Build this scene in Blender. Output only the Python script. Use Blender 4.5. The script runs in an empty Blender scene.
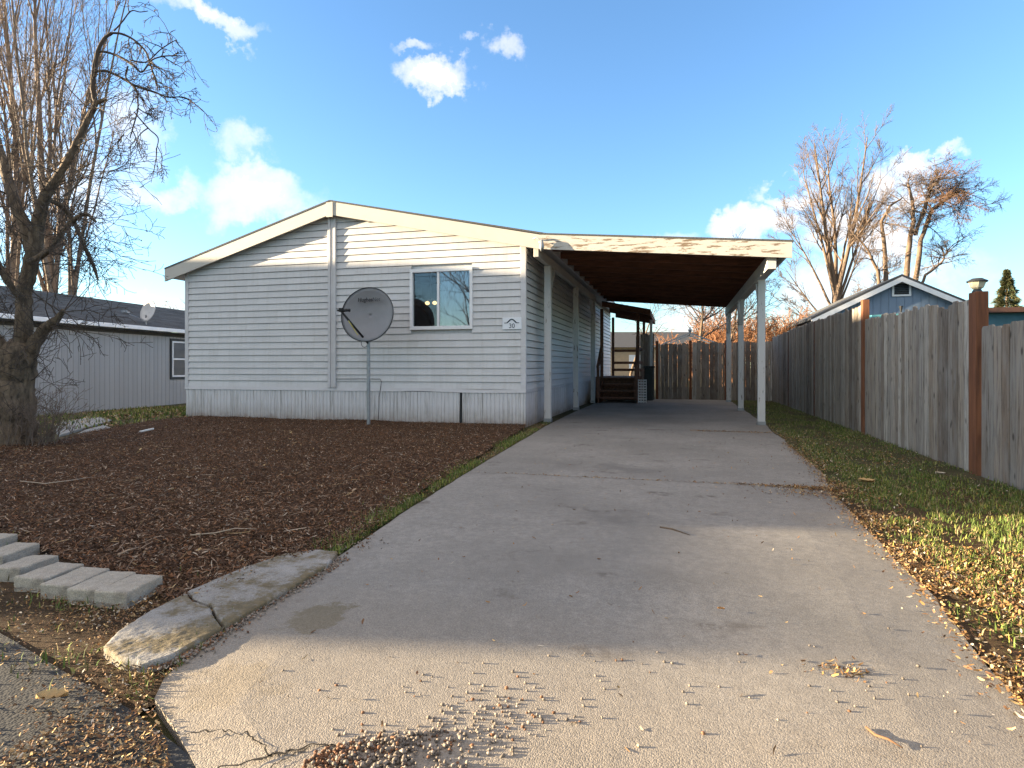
import bpy, math, random
import numpy as np
from mathutils import Vector, Matrix
random.seed(7); rng = np.random.default_rng(7)
R = math.radians
sc = bpy.context.scene
COL = sc.collection
F = 613.0; HOR = 367.0; TH = R(15.15); CAMH = 1.05
CT, ST = math.cos(TH), math.sin(TH)
SUN_EL = R(8.0)
SUN = Vector((-.98*math.cos(SUN_EL), -.19*math.cos(SUN_EL), math.sin(SUN_EL))).normalized()

# ---------------------------------------------------------------- survey of the site
def ray(px, py):
    u = (px-512)/F; v = (HOR-py)/F
    return u*CT-ST, CT+u*ST, v
def G(px, py, z=0.0):
    a, b, v = ray(px, py); d = (z-CAMH)/v
    return Vector((a*d, b*d, z))
def onX(px, py, X):
    a, b, v = ray(px, py); d = X/a
    return Vector((X, b*d, CAMH+v*d))
def onY(px, py, Y):
    a, b, v = ray(px, py); d = Y/b
    return Vector((a*d, Y, CAMH+v*d))
def onD(px, py, d):
    a, b, v = ray(px, py)
    return Vector((a*d, b*d, CAMH+v*d))
def sstep(x):
    x = np.clip(x, 0, 1); return x*x*(3-2*x)
def gz(x, y):
    return -0.32*sstep((-11.5-x)/4.0) - .03

# ---------------------------------------------------------------- materials
def new_mat(name):
    m = bpy.data.materials.new(name); m.use_nodes = True
    nt = m.node_tree; b = nt.nodes['Principled BSDF']
    return m, nt, b
def N(nt, t, **kw):
    n = nt.nodes.new(t)
    for k, v in kw.items():
        if k.startswith('i_'):
            key = k[2:]
            n.inputs[int(key) if key.isdigit() else key.replace('_', ' ')].default_value = v
        else: setattr(n, k, v)
    return n
def L(nt, a, b): nt.links.new(a, b)
def ramp(nt, src, stops):
    r = nt.nodes.new('ShaderNodeValToRGB')
    e = r.color_ramp.elements
    while len(e) < len(stops): e.new(.5)
    for i, (p, c) in enumerate(stops):
        e[i].position = p
        e[i].color = (c, c, c, 1) if isinstance(c, (int, float)) else (*c, 1)
    L(nt, src, r.inputs[0]); return r
def coords(nt, scale=(1, 1, 1)):
    t = N(nt, 'ShaderNodeTexCoord'); m = N(nt, 'ShaderNodeMapping')
    m.inputs['Scale'].default_value = scale
    L(nt, t.outputs['Object'], m.inputs[0]); return m.outputs[0]
def noise(nt, vec, scale, detail=4, rough=.6):
    n = N(nt, 'ShaderNodeTexNoise'); n.inputs['Scale'].default_value = scale
    n.inputs['Detail'].default_value = detail; n.inputs['Roughness'].default_value = rough
    L(nt, vec, n.inputs['Vector']); return n.outputs['Fac']
def mix(nt, fac, a, b, mode='MIX'):
    m = N(nt, 'ShaderNodeMix', data_type='RGBA', blend_type=mode)
    for s, v in ((m.inputs[0], fac), (m.inputs[6], a), (m.inputs[7], b)):
        if hasattr(v, 'links') or hasattr(v, 'is_linked'): L(nt, v, s)
        elif isinstance(v, (int, float)): s.default_value = v
        else: s.default_value = (*v, 1)
    return m.outputs[2]
def bump(nt, b, h, strength=.3, dist=.01, prev=None):
    n = N(nt, 'ShaderNodeBump'); n.inputs['Strength'].default_value = strength
    n.inputs['Distance'].default_value = dist
    L(nt, h, n.inputs['Height'])
    if prev is not None: L(nt, prev, n.inputs['Normal'])
    L(nt, n.outputs[0], b.inputs['Normal']); return n.outputs[0]
def math_(nt, op, a, b=None):
    n = N(nt, 'ShaderNodeMath', operation=op)
    for i, v in enumerate((a, b)):
        if v is None: continue
        if isinstance(v, (int, float)): n.inputs[i].default_value = v
        else: L(nt, v, n.inputs[i])
    return n.outputs[0]

def simple(name, c, c2=None, scale=8, rough=.7, bmp=.15, bd=.005, stretch=(1, 1, 1), metal=0, island=0., fine=60, spec=.3):
    m, nt, b = new_mat(name)
    v = coords(nt, stretch)
    n = noise(nt, v, scale, 6, .65)
    c2 = c2 or tuple(x*.75 for x in c)
    r = ramp(nt, n, [(.32, c2), (.68, c)])
    out = r.outputs[0]
    if island:
        g = N(nt, 'ShaderNodeNewGeometry')
        rr = ramp(nt, g.outputs['Random Per Island'], [(0, 1-island), (.5, 1.), (1, 1+island)])
        out = mix(nt, 1.0, out, rr.outputs[0], 'MULTIPLY')
    L(nt, out, b.inputs['Base Color'])
    b.inputs['Roughness'].default_value = rough; b.inputs['Metallic'].default_value = metal
    b.inputs['Specular IOR Level'].default_value = spec
    if bmp: bump(nt, b, noise(nt, v, fine, 5, .7), bmp, bd)
    return m

M = {}
def siding_mat(name, c, dirt=(.40, .38, .34)):
    m, nt, b = new_mat(name)
    v = coords(nt); g = N(nt, 'ShaderNodeNewGeometry')
    n1 = noise(nt, coords(nt, (.6, .6, 2.5)), 2.2, 5)
    isl = ramp(nt, g.outputs['Random Per Island'], [(0, .94), (1, 1.03)])
    n2 = noise(nt, coords(nt, (6, 6, .35)), 3, 6, .7)
    d = ramp(nt, n2, [(.48, 0), (.75, .42)])
    col = mix(nt, d.outputs[0], mix(nt, n1, tuple(x*.92 for x in c), c), dirt)
    col = mix(nt, 1.0, col, isl.outputs[0], 'MULTIPLY')
    L(nt, col, b.inputs['Base Color'])
    b.inputs['Roughness'].default_value = .5
    bump(nt, b, noise(nt, coords(nt, (1, 1, 14)), 12, 4), .12, .004)
    return m
M['siding'] = siding_mat('vinyl_siding', (.565, .56, .565))
M['siding_b'] = siding_mat('neighbour_wall_paint', (.31, .31, .32), (.25, .24, .23))
M['siding_blue'] = siding_mat('blue_wall_paint', (.17, .23, .32), (.14, .18, .24))

def skirt_mat():
    m, nt, b = new_mat('skirting_vinyl')
    n2 = noise(nt, coords(nt, (9, 9, .5)), 2.2, 6, .75)
    t = N(nt, 'ShaderNodeTexCoord'); sep = N(nt, 'ShaderNodeSeparateXYZ'); L(nt, t.outputs['Object'], sep.inputs[0])
    st = ramp(nt, n2, [(.50, 0), (.64, .85)])
    low = ramp(nt, sep.outputs[2], [(0, 1.6), (.14, .7), (.35, 0)])
    c1 = mix(nt, st.outputs[0], (.56, .55, .56), (.29, .28, .265))
    c2 = mix(nt, math_(nt, 'MULTIPLY', low.outputs[0], noise(nt, coords(nt, (1, 1, 1)), 7, 5)), c1, (.22, .17, .13))
    L(nt, c2, b.inputs['Base Color']); b.inputs['Roughness'].default_value = .55
    return m
M['skirt'] = skirt_mat()

def peel_mat(name, paint, wood, amount=.5, stretch=(12, 1.2, 12)):
    m, nt, b = new_mat(name)
    v = coords(nt, stretch)
    n = noise(nt, v, 2.0, 8, .72)
    r = ramp(nt, n, [(amount, 0), (amount+.035, 1)])
    wd = mix(nt, noise(nt, v, 6, 5), wood, tuple(x*.45 for x in wood))
    pt = mix(nt, noise(nt, coords(nt), 3, 5), paint, tuple(x*.85 for x in paint))
    L(nt, mix(nt, r.outputs[0], pt, wd), b.inputs['Base Color'])
    b.inputs['Roughness'].default_value = .65
    bump(nt, b, r.outputs[0], .4, -.003)
    return m
M['fascia'] = peel_mat('fascia_paint', (.50, .475, .43), (.34, .24, .15), .66, (1.0, 1, 9))
M['fascia_peel'] = peel_mat('peeling_fascia_paint', (.52, .49, .44), (.24, .17, .11), .53, (1.3, 1, 9))
M['post_paint'] = peel_mat('peeling_post_paint', (.58, .57, .56), (.26, .22, .18), .60, (9, 9, 1.5))
M['trim'] = simple('white_trim', (.56, .55, .565), (.48, .47, .475), 3, .5, .06)
M['window_white'] = simple('window_frame_vinyl', (.76, .76, .77), (.68, .68, .70), 5, .4, .03)
M['dark_trim'] = simple('dark_trim', (.045, .05, .055), (.03, .033, .036), 5, .6, .1)
M['metal'] = simple('galvanised_metal', (.33, .34, .35), (.24, .25, .26), 10, .45, .1, metal=.6)
M['dish'] = simple('dish_grey', (.225, .225, .24), (.195, .195, .21), 4, .5, .05, spec=.4)
M['dish_light'] = simple('pale_dish', (.52, .51, .50), (.44, .43, .42), 6, .5, .05)
M['black'] = simple('black_plastic_and_gap_dark', (.02, .02, .022), (.012, .012, .014), 8, .5, .1)
M['yellow'] = simple('yellow_cable', (.55, .48, .12), (.45, .38, .1), 8, .5, .1)
M['deck'] = simple('brown_deck_wood', (.19, .09, .055), (.09, .045, .03), 3, .7, .3, stretch=(6, 1, 6), fine=20, island=.3)
M['ceiling'] = simple('stained_ceiling_wood', (.19, .085, .05), (.08, .04, .027), 3, .75, .3, stretch=(1, 5, 5), fine=20, island=.35)
M['glow'] = None

def shingle():
    m, nt, b = new_mat('asphalt_shingles')
    v = coords(nt)
    n = noise(nt, v, 40, 3); n2 = noise(nt, v, 1.2, 4)
    g = N(nt, 'ShaderNodeNewGeometry')
    isl = ramp(nt, g.outputs['Random Per Island'], [(0, .65), (1, 1.3)])
    c = mix(nt, n, (.035, .037, .042), (.085, .088, .095))
    c = mix(nt, 1.0, c, isl.outputs[0], 'MULTIPLY')
    c = mix(nt, math_(nt, 'MULTIPLY', n2, .4), c, (.09, .085, .075))
    L(nt, c, b.inputs['Base Color']); b.inputs['Roughness'].default_value = .9
    bump(nt, b, n, .6, .01)
    return m
M['shingle'] = shingle()

def wood_fence():
    m, nt, b = new_mat('weathered_fence_wood')
    v = coords(nt, (14, 14, .9)); g = N(nt, 'ShaderNodeNewGeometry')
    n = noise(nt, v, 3, 8, .7); n2 = noise(nt, coords(nt, (3, 3, 1.1)), 2.2, 5)
    isl = g.outputs['Random Per Island']
    tone = ramp(nt, isl, [(0, (.21, .16, .125)), (.2, (.33, .28, .235)), (.4, (.20, .175, .155)), (.6, (.44, .40, .355)), (.8, (.26, .21, .165)), (1, (.13, .105, .09))])
    c = mix(nt, ramp(nt, n, [(.34, 0), (.52, 1)]).outputs[0], (.085, .068, .058), tone.outputs[0])
    c = mix(nt, ramp(nt, n2, [(.45, 0), (.75, .7)]).outputs[0], c, (.27, .255, .24))
    # knots
    vo = N(nt, 'ShaderNodeTexVoronoi'); vo.inputs['Scale'].default_value = 1.0
    L(nt, coords(nt, (7, 7, 3.2)), vo.inputs['Vector'])
    k = ramp(nt, vo.outputs['Distance'], [(.06, .85), (.15, 0)])
    c = mix(nt, k.outputs[0], c, (.035, .028, .024))
    L(nt, c, b.inputs['Base Color']); b.inputs['Roughness'].default_value = .85
    b.inputs['Specular IOR Level'].default_value = .2
    bump(nt, b, n, .5, .006)
    return m
M['fence'] = wood_fence()
M['cedar'] = simple('cedar_post_wood', (.21, .082, .038), (.10, .040, .022), 2.5, .8, .4, .006, (10, 10, .8), fine=5)

def concrete(name, base, var, rough_end=False, moss=False):
    m, nt, b = new_mat(name)
    v = coords(nt)
    n1 = noise(nt, v, .7, 6, .6); n2 = noise(nt, v, 5, 8, .75); n3 = noise(nt, v, 260, 2, .5)
    c = mix(nt, ramp(nt, n1, [(.38, 0), (.62, 1)]).outputs[0], tuple(x*.78 for x in base), tuple(x*1.08 for x in base))
    nm = noise(nt, v, 22, 6, .75)
    c = mix(nt, ramp(nt, nm, [(.40, .55), (.62, 0)]).outputs[0], c, tuple(x*.62 for x in base))
    c = mix(nt, ramp(nt, n2, [(.52, 0), (.78, .6)]).outputs[0], c, var)
    c = mix(nt, .55, c, mix(nt, ramp(nt, n3, [(.3, 0), (.7, 1)]).outputs[0], (.09, .085, .08), (.60, .58, .55)), 'OVERLAY')
    # small dark stains
    n4 = noise(nt, coords(nt, (1, 1.6, 1)), 1.9, 3, .5); n5 = noise(nt, v, 16, 4, .7)
    st = math_(nt, 'MULTIPLY', ramp(nt, n4, [(.62, 0), (.70, 1)]).outputs[0], ramp(nt, n5, [(.42, 0), (.58, 1)]).outputs[0])
    c = mix(nt, math_(nt, 'MULTIPLY', st, .7), c, (.085, .072, .06))
    if rough_end:
        # tyre-worn damp stain near the kerb and oil marks under the carport
        t = N(nt, 'ShaderNodeTexCoord')
        def blob(x, y, rx, ry, lo, hi, s=9):
            mp = N(nt, 'ShaderNodeMapping', vector_type='POINT')
            mp.inputs['Location'].default_value = (-x/rx, -y/ry, 0); mp.inputs['Scale'].default_value = (1/rx, 1/ry, 0)
            L(nt, t.outputs['Object'], mp.inputs[0])
            ln = N(nt, 'ShaderNodeVectorMath', operation='LENGTH'); L(nt, mp.outputs[0], ln.inputs[0])
            nn = noise(nt, v, s, 5, .7)
            q = math_(nt, 'ADD', math_(nt, 'SUBTRACT', 1.0, ln.outputs['Value']), math_(nt, 'MULTIPLY', math_(nt, 'SUBTRACT', nn, .5), 2.6))
            return ramp(nt, q, [(lo, 0), (hi, 1)]).outputs[0]
        p = G(318, 622); c = mix(nt, math_(nt, 'MULTIPLY', blob(p.x, p.y, .17, .2, .2, .4), .8), c, (.10, .085, .05))
        p = G(225, 690); c = mix(nt, math_(nt, 'MULTIPLY', blob(p.x, p.y, .3, .25, .35, .65), .5), c, (.14, .11, .06))
        for (a, q_, rx, ry) in ((640, 408, 1.0, 1.0), (615, 470, .8, .5), (690, 405, .5, .9), (620, 520, .5, .3)):
            p = G(a, q_); c = mix(nt, math_(nt, 'MULTIPLY', blob(p.x, p.y, rx, ry, .4, .9, 3), .45), c, (.10, .095, .09))
        # the coarse exposed aggregate towards the street
        sp = N(nt, 'ShaderNodeSeparateXYZ'); L(nt, v, sp.inputs[0])
        edge = ramp(nt, math_(nt, 'MULTIPLY_ADD', sp.outputs[1], -.45), [(0, 0), (1, 1)])
        rg = math_(nt, 'SUBTRACT', 3.2, sp.outputs[1]); rg = ramp(nt, math_(nt, 'MULTIPLY', rg, .55), [(0, .16), (1, 1)]).outputs[0]
        vo = N(nt, 'ShaderNodeTexVoronoi'); vo.inputs['Scale'].default_value = 210; L(nt, v, vo.inputs['Vector'])
        h = math_(nt, 'MULTIPLY', math_(nt, 'SUBTRACT', 1.0, vo.outputs['Distance']), rg)
        h = math_(nt, 'ADD', h, math_(nt, 'MULTIPLY', noise(nt, v, 70, 5, .75), .7))
        pr = bump(nt, b, noise(nt, v, 7, 4), .25, .012)
        bump(nt, b, h, .42, .003, pr)
        sand = ramp(nt, math_(nt, 'MULTIPLY', math_(nt, 'SUBTRACT', 2.7, sp.outputs[1]), 1.0), [(0, 0), (1, .55)])
        c = mix(nt, sand.outputs[0], c, mix(nt, vo.outputs['Color'], (.15, .125, .095), (.42, .35, .27)))
    else:
        if moss:
            mo = ramp(nt, noise(nt, v, 3.6, 8, .78), [(.46, 0), (.56, .9)])
            mp = noise(nt, v, 40, 3)
            c = mix(nt, mo.outputs[0], c, mix(nt, mp, (.04, .036, .02), (.20, .15, .075)))
        pr = bump(nt, b, noise(nt, v, 9, 5, .7), .3, .012)
        bump(nt, b, noise(nt, v, 90, 4, .7), .5, .004, pr)
    L(nt, c, b.inputs['Base Color']); b.inputs['Roughness'].default_value = .85
    b.inputs['Specular IOR Level'].default_value = .25
    return m
M['drive'] = concrete('driveway_concrete', (.305, .292, .272), (.19, .178, .162), True)
M['curb'] = concrete('mossy_concrete', (.36, .35, .335), (.28, .27, .25), False, True)
M['block'] = concrete('pale_block_concrete', (.47, .43, .365), (.34, .30, .25))
M['slabs'] = concrete('old_path_concrete', (.40, .40, .39), (.26, .25, .23))

def ground_mat(name, a, b_, c3, s=3.0):
    m, nt, b = new_mat(name)
    v = coords(nt)
    n1 = noise(nt, v, s*.3, 6, .65); n2 = noise(nt, v, s*6, 6, .75); n3 = noise(nt, v, s*30, 3, .6)
    c = mix(nt, ramp(nt, n1, [(.4, 0), (.6, 1)]).outputs[0], a, b_)
    c = mix(nt, ramp(nt, n2, [(.45, 0), (.7, .8)]).outputs[0], c, c3)
    c = mix(nt, .5, c, mix(nt, n3, (.2, .2, .2), (.85, .85, .85)), 'OVERLAY')
    L(nt, c, b.inputs['Base Color']); b.inputs['Roughness'].default_value = .95
    b.inputs['Specular IOR Level'].default_value = .1
    bump(nt, b, n2, .8, .03)
    return m
M['ground'] = ground_mat('ground_soil', (.06, .065, .03), (.10, .085, .045), (.06, .042, .028))
M['mulch'] = ground_mat('bark_mulch', (.065, .037, .022), (.09, .05, .028), (.04, .024, .015), 6)
M['litter'] = ground_mat('leaf_soil', (.07, .047, .029), (.09, .06, .037), (.05, .04, .023), 9)
def asphalt():
    m, nt, b = new_mat('asphalt')
    v = coords(nt); n = noise(nt, v, 140, 3, .7); n1 = noise(nt, v, 1.5, 5)
    vo = N(nt, 'ShaderNodeTexVoronoi'); vo.inputs['Scale'].default_value = 110; L(nt, v, vo.inputs['Vector'])
    c = mix(nt, n1, (.014, .0145, .0155), (.028, .027, .025))
    c = mix(nt, ramp(nt, vo.outputs['Color'], [(.8, 0), (.95, .6)]).outputs[0], c, (.09, .085, .08))
    L(nt, c, b.inputs['Base Color']); b.inputs['Roughness'].default_value = .85
    bump(nt, b, vo.outputs['Distance'], .35, -.004)
    return m
M['asphalt'] = asphalt()

def leafy(name, c, rough=.8, trans=0):
    m, nt, b = new_mat(name)
    g = N(nt, 'ShaderNodeNewGeometry')
    r = ramp(nt, g.outputs['Random Per Island'], [(0, tuple(x*.6 for x in c)), (.5, c), (1, tuple(min(1, x*1.45) for x in c))])
    L(nt, r.outputs[0], b.inputs['Base Color']); b.inputs['Roughness'].default_value = rough
    b.inputs['Specular IOR Level'].default_value = .2
    return m
for k, c in dict(leaf_tan=(.36, .25, .12), leaf_brown=(.15, .085, .04), leaf_orange=(.28, .15, .055), leaf_pale=(.42, .36, .28),
                 grass=(.085, .125, .030), grass_y=(.20, .215, .05), grass_dry=(.26, .21, .11), chip_dark=(.066, .036, .021), chip_mid=(.15, .082, .045),
                 chip_red=(.165, .075, .034), chip_tan=(.27, .19, .13), chip_pale=(.36, .29, .22), needle=(.045, .06, .028), needle2=(.10, .085, .035)).items():
    M[k] = leafy(k, c)
M['pebble'] = simple('pebbles', (.27, .225, .18), (.12, .10, .085), 30, .8, .2, island=.45)
M['pebble_rust'] = simple('rusty_pebbles', (.20, .10, .05), (.12, .06, .035), 30, .8, .2, island=.4)
M['bark_dark'] = simple('dark_bark', (.235, .17, .115), (.05, .037, .027), 7, .9, 1.0, .05, (3, 3, .7), fine=9)
M['twig_dark'] = simple('dark_twigs', (.10, .075, .06), (.045, .035, .028), 6, .9, 0)
M['bark_tan'] = simple('poplar_bark', (.20, .155, .12), (.15, .105, .08), 3, .9, .5, .02, (3, 3, .6), fine=12)
M['twig_tan'] = simple('poplar_twigs', (.20, .15, .12), (.125, .092, .072), 3, .9, 0)
M['bark_grey'] = simple('grey_bark', (.15, .105, .075), (.13, .095, .07), 3, .9, .5, .02, (3, 3, .6), fine=10)
M['twig_grey'] = simple('grey_twigs', (.15, .105, .078), (.095, .07, .052), 3, .9, 0)
M['twig_orange'] = simple('orange_twigs', (.28, .13, .065), (.18, .09, .045), 3, .9, 0)
M['twig_rust'] = simple('rusty_twigs', (.21, .12, .07), (.13, .075, .045), 3, .9, 0)
M['litter_white'] = simple('white_litter', (.7, .7, .7), (.6, .6, .6), 6, .6, .1)
M['teal'] = simple('teal_metal', (.10, .30, .34), (.08, .24, .28), 6, .5, .1)
M['brown_edge'] = simple('brown_metal_edge', (.08, .04, .03), (.05, .028, .022), 6, .5, .1)
M['lantern_glass'] = simple('frosted_lantern', (.55, .53, .40), (.48, .45, .34), 6, .3, .05)
M['tan_wall'] = simple('tan_wall_paint', (.42, .31, .20), (.36, .27, .18), 3, .7, .1)
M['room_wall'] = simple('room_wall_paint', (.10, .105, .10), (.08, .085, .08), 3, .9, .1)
M['room_floor'] = simple('room_carpet', (.08, .06, .05), (.06, .045, .04), 20, .95, .1)
M['curtain'] = simple('pale_window_film', (.34, .35, .37), (.27, .28, .30), 3, .6, .1, stretch=(1, 1, .5))
M['sign_white'] = simple('sign_white', (.72, .74, .78), (.66, .68, .72), 5, .45, .02)
M['sign_ink'] = simple('sign_ink', (.03, .05, .07), (.02, .035, .05), 5, .5, .02)
M['crack'] = simple('crack_dirt', (.018, .015, .012), (.03, .024, .018), 20, .95, .1)
M['green_tarp'] = simple('dark_bin_plastic', (.028, .034, .032), (.02, .025, .024), 6, .6, .1)

def glass_mat(name, refl):
    m = bpy.data.materials.new(name); m.use_nodes = True; nt = m.node_tree
    nt.nodes.clear()
    o = N(nt, 'ShaderNodeOutputMaterial'); t = N(nt, 'ShaderNodeBsdfTransparent'); t.inputs[0].default_value = (.80, .84, .86, 1)
    g = N(nt, 'ShaderNodeBsdfGlossy'); g.inputs['Roughness'].default_value = .015; g.inputs['Color'].default_value = (.95, .93, .95, 1)
    fr = N(nt, 'ShaderNodeFresnel'); fr.inputs[0].default_value = 1.5
    mx = N(nt, 'ShaderNodeMixShader')
    f = math_(nt, 'ADD', fr.outputs[0], refl)
    L(nt, f, mx.inputs[0]); L(nt, t.outputs[0], mx.inputs[1]); L(nt, g.outputs[0], mx.inputs[2]); L(nt, mx.outputs[0], o.inputs[0])
    return m
M['glass'] = glass_mat('window_glass', .02); M['glass_film'] = glass_mat('coated_window_glass', .10)
def emit(name, c, s):
    m, nt, b = new_mat(name); b.inputs['Base Color'].default_value = (*c, 1)
    b.inputs['Emission Color'].default_value = (*c, 1); b.inputs['Emission Strength'].default_value = s
    return m
M['glow'] = emit('lamp_glow', (1.0, .62, .25), .42)

# ---------------------------------------------------------------- mesh helpers
class MB:
    def __init__(s): s.v = []; s.f = []; s.mi = []
    def add(s, vs, fs, mi=0):
        o = len(s.v); s.v += [tuple(p) for p in vs]; s.f += [tuple(i+o for i in f) for f in fs]; s.mi += [mi]*len(fs); return s
    def hexa(s, p, mi=0):   # 8 corners: bottom 4 ccw, top 4 ccw
        return s.add(p, [(3, 2, 1, 0), (4, 5, 6, 7), (0, 1, 5, 4), (1, 2, 6, 5), (2, 3, 7, 6), (3, 0, 4, 7)], mi)
    def box(s, x0, x1, y0, y1, z0, z1, mi=0):
        return s.hexa([(x0, y0, z0), (x1, y0, z0), (x1, y1, z0), (x0, y1, z0), (x0, y0, z1), (x1, y0, z1), (x1, y1, z1), (x0, y1, z1)], mi)
    def bar(s, a, b, w, h, up=(0, 0, 1), mi=0):
        a = Vector(a); b = Vector(b); d = (b-a).normalized(); u = Vector(up)
        r = d.cross(u)
        if r.length < 1e-4: r = d.cross(Vector((1, 0, 0)))
        r.normalize(); u = r.cross(d).normalized()
        r = r*w/2; u = u*h/2
        return s.hexa([a-r-u, a+r-u, b+r-u, b-r-u, a-r+u, a+r+u, b+r+u, b-r+u], mi)
    def prism_y(s, prof, y0, y1, mi=0):   # prof: (x,z) ccw seen from -Y
        n = len(prof)
        vs = [(x, y0, z) for x, z in prof]+[(x, y1, z) for x, z in prof]
        fs = [tuple(range(n)), tuple(range(2*n-1, n-1, -1))]+[(i, i+n, (i+1) % n+n, (i+1) % n) for i in range(n)]
        return s.add(vs, fs, mi)
    def prism_x(s, prof, x0, x1, mi=0):   # prof: (y,z)
        n = len(prof)
        vs = [(x0, y, z) for y, z in prof]+[(x1, y, z) for y, z in prof]
        fs = [tuple(range(n)), tuple(range(2*n-1, n-1, -1))]+[(i, i+n, (i+1) % n+n, (i+1) % n) for i in range(n)]
        return s.add(vs, fs, mi)
    def prism_z(s, prof, z0, z1, mi=0):
        n = len(prof)
        vs = [(x, y, z0) for x, y in prof]+[(x, y, z1) for x, y in prof]
        fs = [tuple(range(n-1, -1, -1)), tuple(range(n, 2*n))]+[(i, (i+1) % n, (i+1) % n+n, i+n) for i in range(n)]
        return s.add(vs, fs, mi)
    def tube(s, pts, rad, n=6, mi=0, cap=True):
        pts = [Vector(p) for p in pts]
        if isinstance(rad, (int, float)): rad = [rad]*len(pts)
        ref = Vector((.3, .2, .93)); base = len(s.v)
        pr = None
        for i, p in enumerate(pts):
            a = pts[max(0, i-1)]; b = pts[min(len(pts)-1, i+1)]
            d = (b-a)
            d = d.normalized() if d.length > 1e-9 else Vector((0, 0, 1))
            if pr is None:
                r = d.cross(ref)
                if r.length < .05: r = d.cross(Vector((1, 0, 0)))
            else: r = pr-d*pr.dot(d)
            r.normalize(); pr = r; u = d.cross(r)
            for k in range(n):
                t = 2*math.pi*k/n
                q = p+(r*math.cos(t)+u*math.sin(t))*rad[i]
                s.v.append((q.x, q.y, q.z))
        m = len(pts)
        for i in range(m-1):
            for k in range(n):
                a = base+i*n+k; b = base+i*n+(k+1) % n
                s.f.append((a, b, b+n, a+n)); s.mi.append(mi)
        if cap and n > 3:
            s.f.append(tuple(base+k for k in range(n-1, -1, -1))); s.f.append(tuple(base+(m-1)*n+k for k in range(n))); s.mi += [mi, mi]
        return s
    def build(s, name, mats, parent=None, bevel=0, smooth=False, loc=None):
        me = bpy.data.meshes.new(name); me.from_pydata(s.v, [], s.f)
        mats = mats if isinstance(mats, (list, tuple)) else [mats]
        for m in mats: me.materials.append(M[m] if isinstance(m, str) else m)
        if len(mats) > 1: me.polygons.foreach_set('material_index', s.mi)
        if smooth: me.polygons.foreach_set('use_smooth', [True]*len(me.polygons))
        me.update()
        o = bpy.data.objects.new(name, me); COL.objects.link(o)
        if parent: o.parent = parent
        if loc: o.location = loc
        if bevel:
            bv = o.modifiers.new('b', 'BEVEL'); bv.width = bevel; bv.segments = 2; bv.limit_method = 'ANGLE'; bv.angle_limit = R(40)
        return o
def tag(o, label=None, cat=None, group=None, kind=None):
    if label: o['label'] = label
    if cat: o['category'] = cat
    if group: o['group'] = group
    if kind: o['kind'] = kind
    return o
def empty(name, loc=(0, 0, 0), rz=0, label=None, cat=None, group=None):
    o = bpy.data.objects.new(name, None); COL.objects.link(o); o.location = loc; o.rotation_euler = (0, 0, rz); o.empty_display_size = .2
    return tag(o, label, cat, group)
def recentre(child, root):   # child mesh was written in site coordinates
    child.parent = root
    child.matrix_parent_inverse = Matrix.Translation(-Vector(root.location))
def npmesh(name, V, Fq, mats, mi=None, smooth=False):
    me = bpy.data.meshes.new(name)
    n, k = Fq.shape
    me.vertices.add(len(V)); me.vertices.foreach_set('co', V.astype(np.float32).ravel())
    me.loops.add(n*k); me.loops.foreach_set('vertex_index', Fq.astype(np.int32).ravel())
    me.polygons.add(n); me.polygons.foreach_set('loop_start', np.arange(0, n*k, k, dtype=np.int32))
    me.polygons.foreach_set('loop_total', np.full(n, k, dtype=np.int32))
    for m in mats: me.materials.append(M[m])
    if mi is not None: me.polygons.foreach_set('material_index', mi.astype(np.int32))
    if smooth: me.polygons.foreach_set('use_smooth', np.ones(n, bool))
    me.update(calc_edges=True); me.validate()
    o = bpy.data.objects.new(name, me); COL.objects.link(o); return o
def vnoise(x, y, s, seed=0):
    x = np.asarray(x)*s+seed*17.3; y = np.asarray(y)*s-seed*9.1
    xi = np.floor(x); yi = np.floor(y); fx = x-xi; fy = y-yi
    fx = fx*fx*(3-2*fx); fy = fy*fy*(3-2*fy)
    h = lambda a, b: np.modf(np.abs(np.sin(a*127.1+b*311.7+seed)*43758.5453))[0]
    return (h(xi, yi)*(1-fx)+h(xi+1, yi)*fx)*(1-fy)+(h(xi, yi+1)*(1-fx)+h(xi+1, yi+1)*fx)*fy
def fbm(x, y, s, seed=0):
    return (vnoise(x, y, s, seed)*.5+vnoise(x, y, s*2.1, seed+1)*.3+vnoise(x, y, s*4.3, seed+2)*.2)
def in_poly(x, y, poly):
    ins = np.zeros(len(x), bool); n = len(poly)
    for i in range(n):
        x0, y0 = poly[i]; x1, y1 = poly[(i+1) % n]
        c = ((y0 > y) != (y1 > y)) & (x < (x1-x0)*(y-y0)/((y1-y0)+1e-12)+x0)
        ins ^= c
    return ins

# ================================================================ GROUND
def grid_mesh(name, xs, ys, zf, mat):
    X, Y = np.meshgrid(xs, ys); Z = zf(X, Y)
    V = np.stack([X, Y, Z], -1).reshape(-1, 3)
    nx, ny = len(xs), len(ys)
    i = np.arange(nx-1)[None, :]+np.arange(ny-1)[:, None]*nx
    Fq = np.stack([i, i+1, i+1+nx, i+nx], -1).reshape(-1, 4)
    return npmesh(name, V, Fq, [mat], smooth=True)
xs = np.concatenate([[-600, -300, -150, -80, -50, -35], np.arange(-26, 8, .5), [10, 14, 20, 30, 50, 90, 160, 300, 600]])
ys = np.concatenate([[-600, -250, -120, -60, -30, -15, -8, -4], np.arange(-2, 26, .5), [28, 32, 40, 55, 80, 120, 200, 350, 700]])
g = grid_mesh('ground', xs, ys, lambda x, y: gz(x, y)+.02*(fbm(x, y, .7, 3)-.5)*(np.abs(x) < 25), 'ground')
tag(g, kind='structure')

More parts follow.
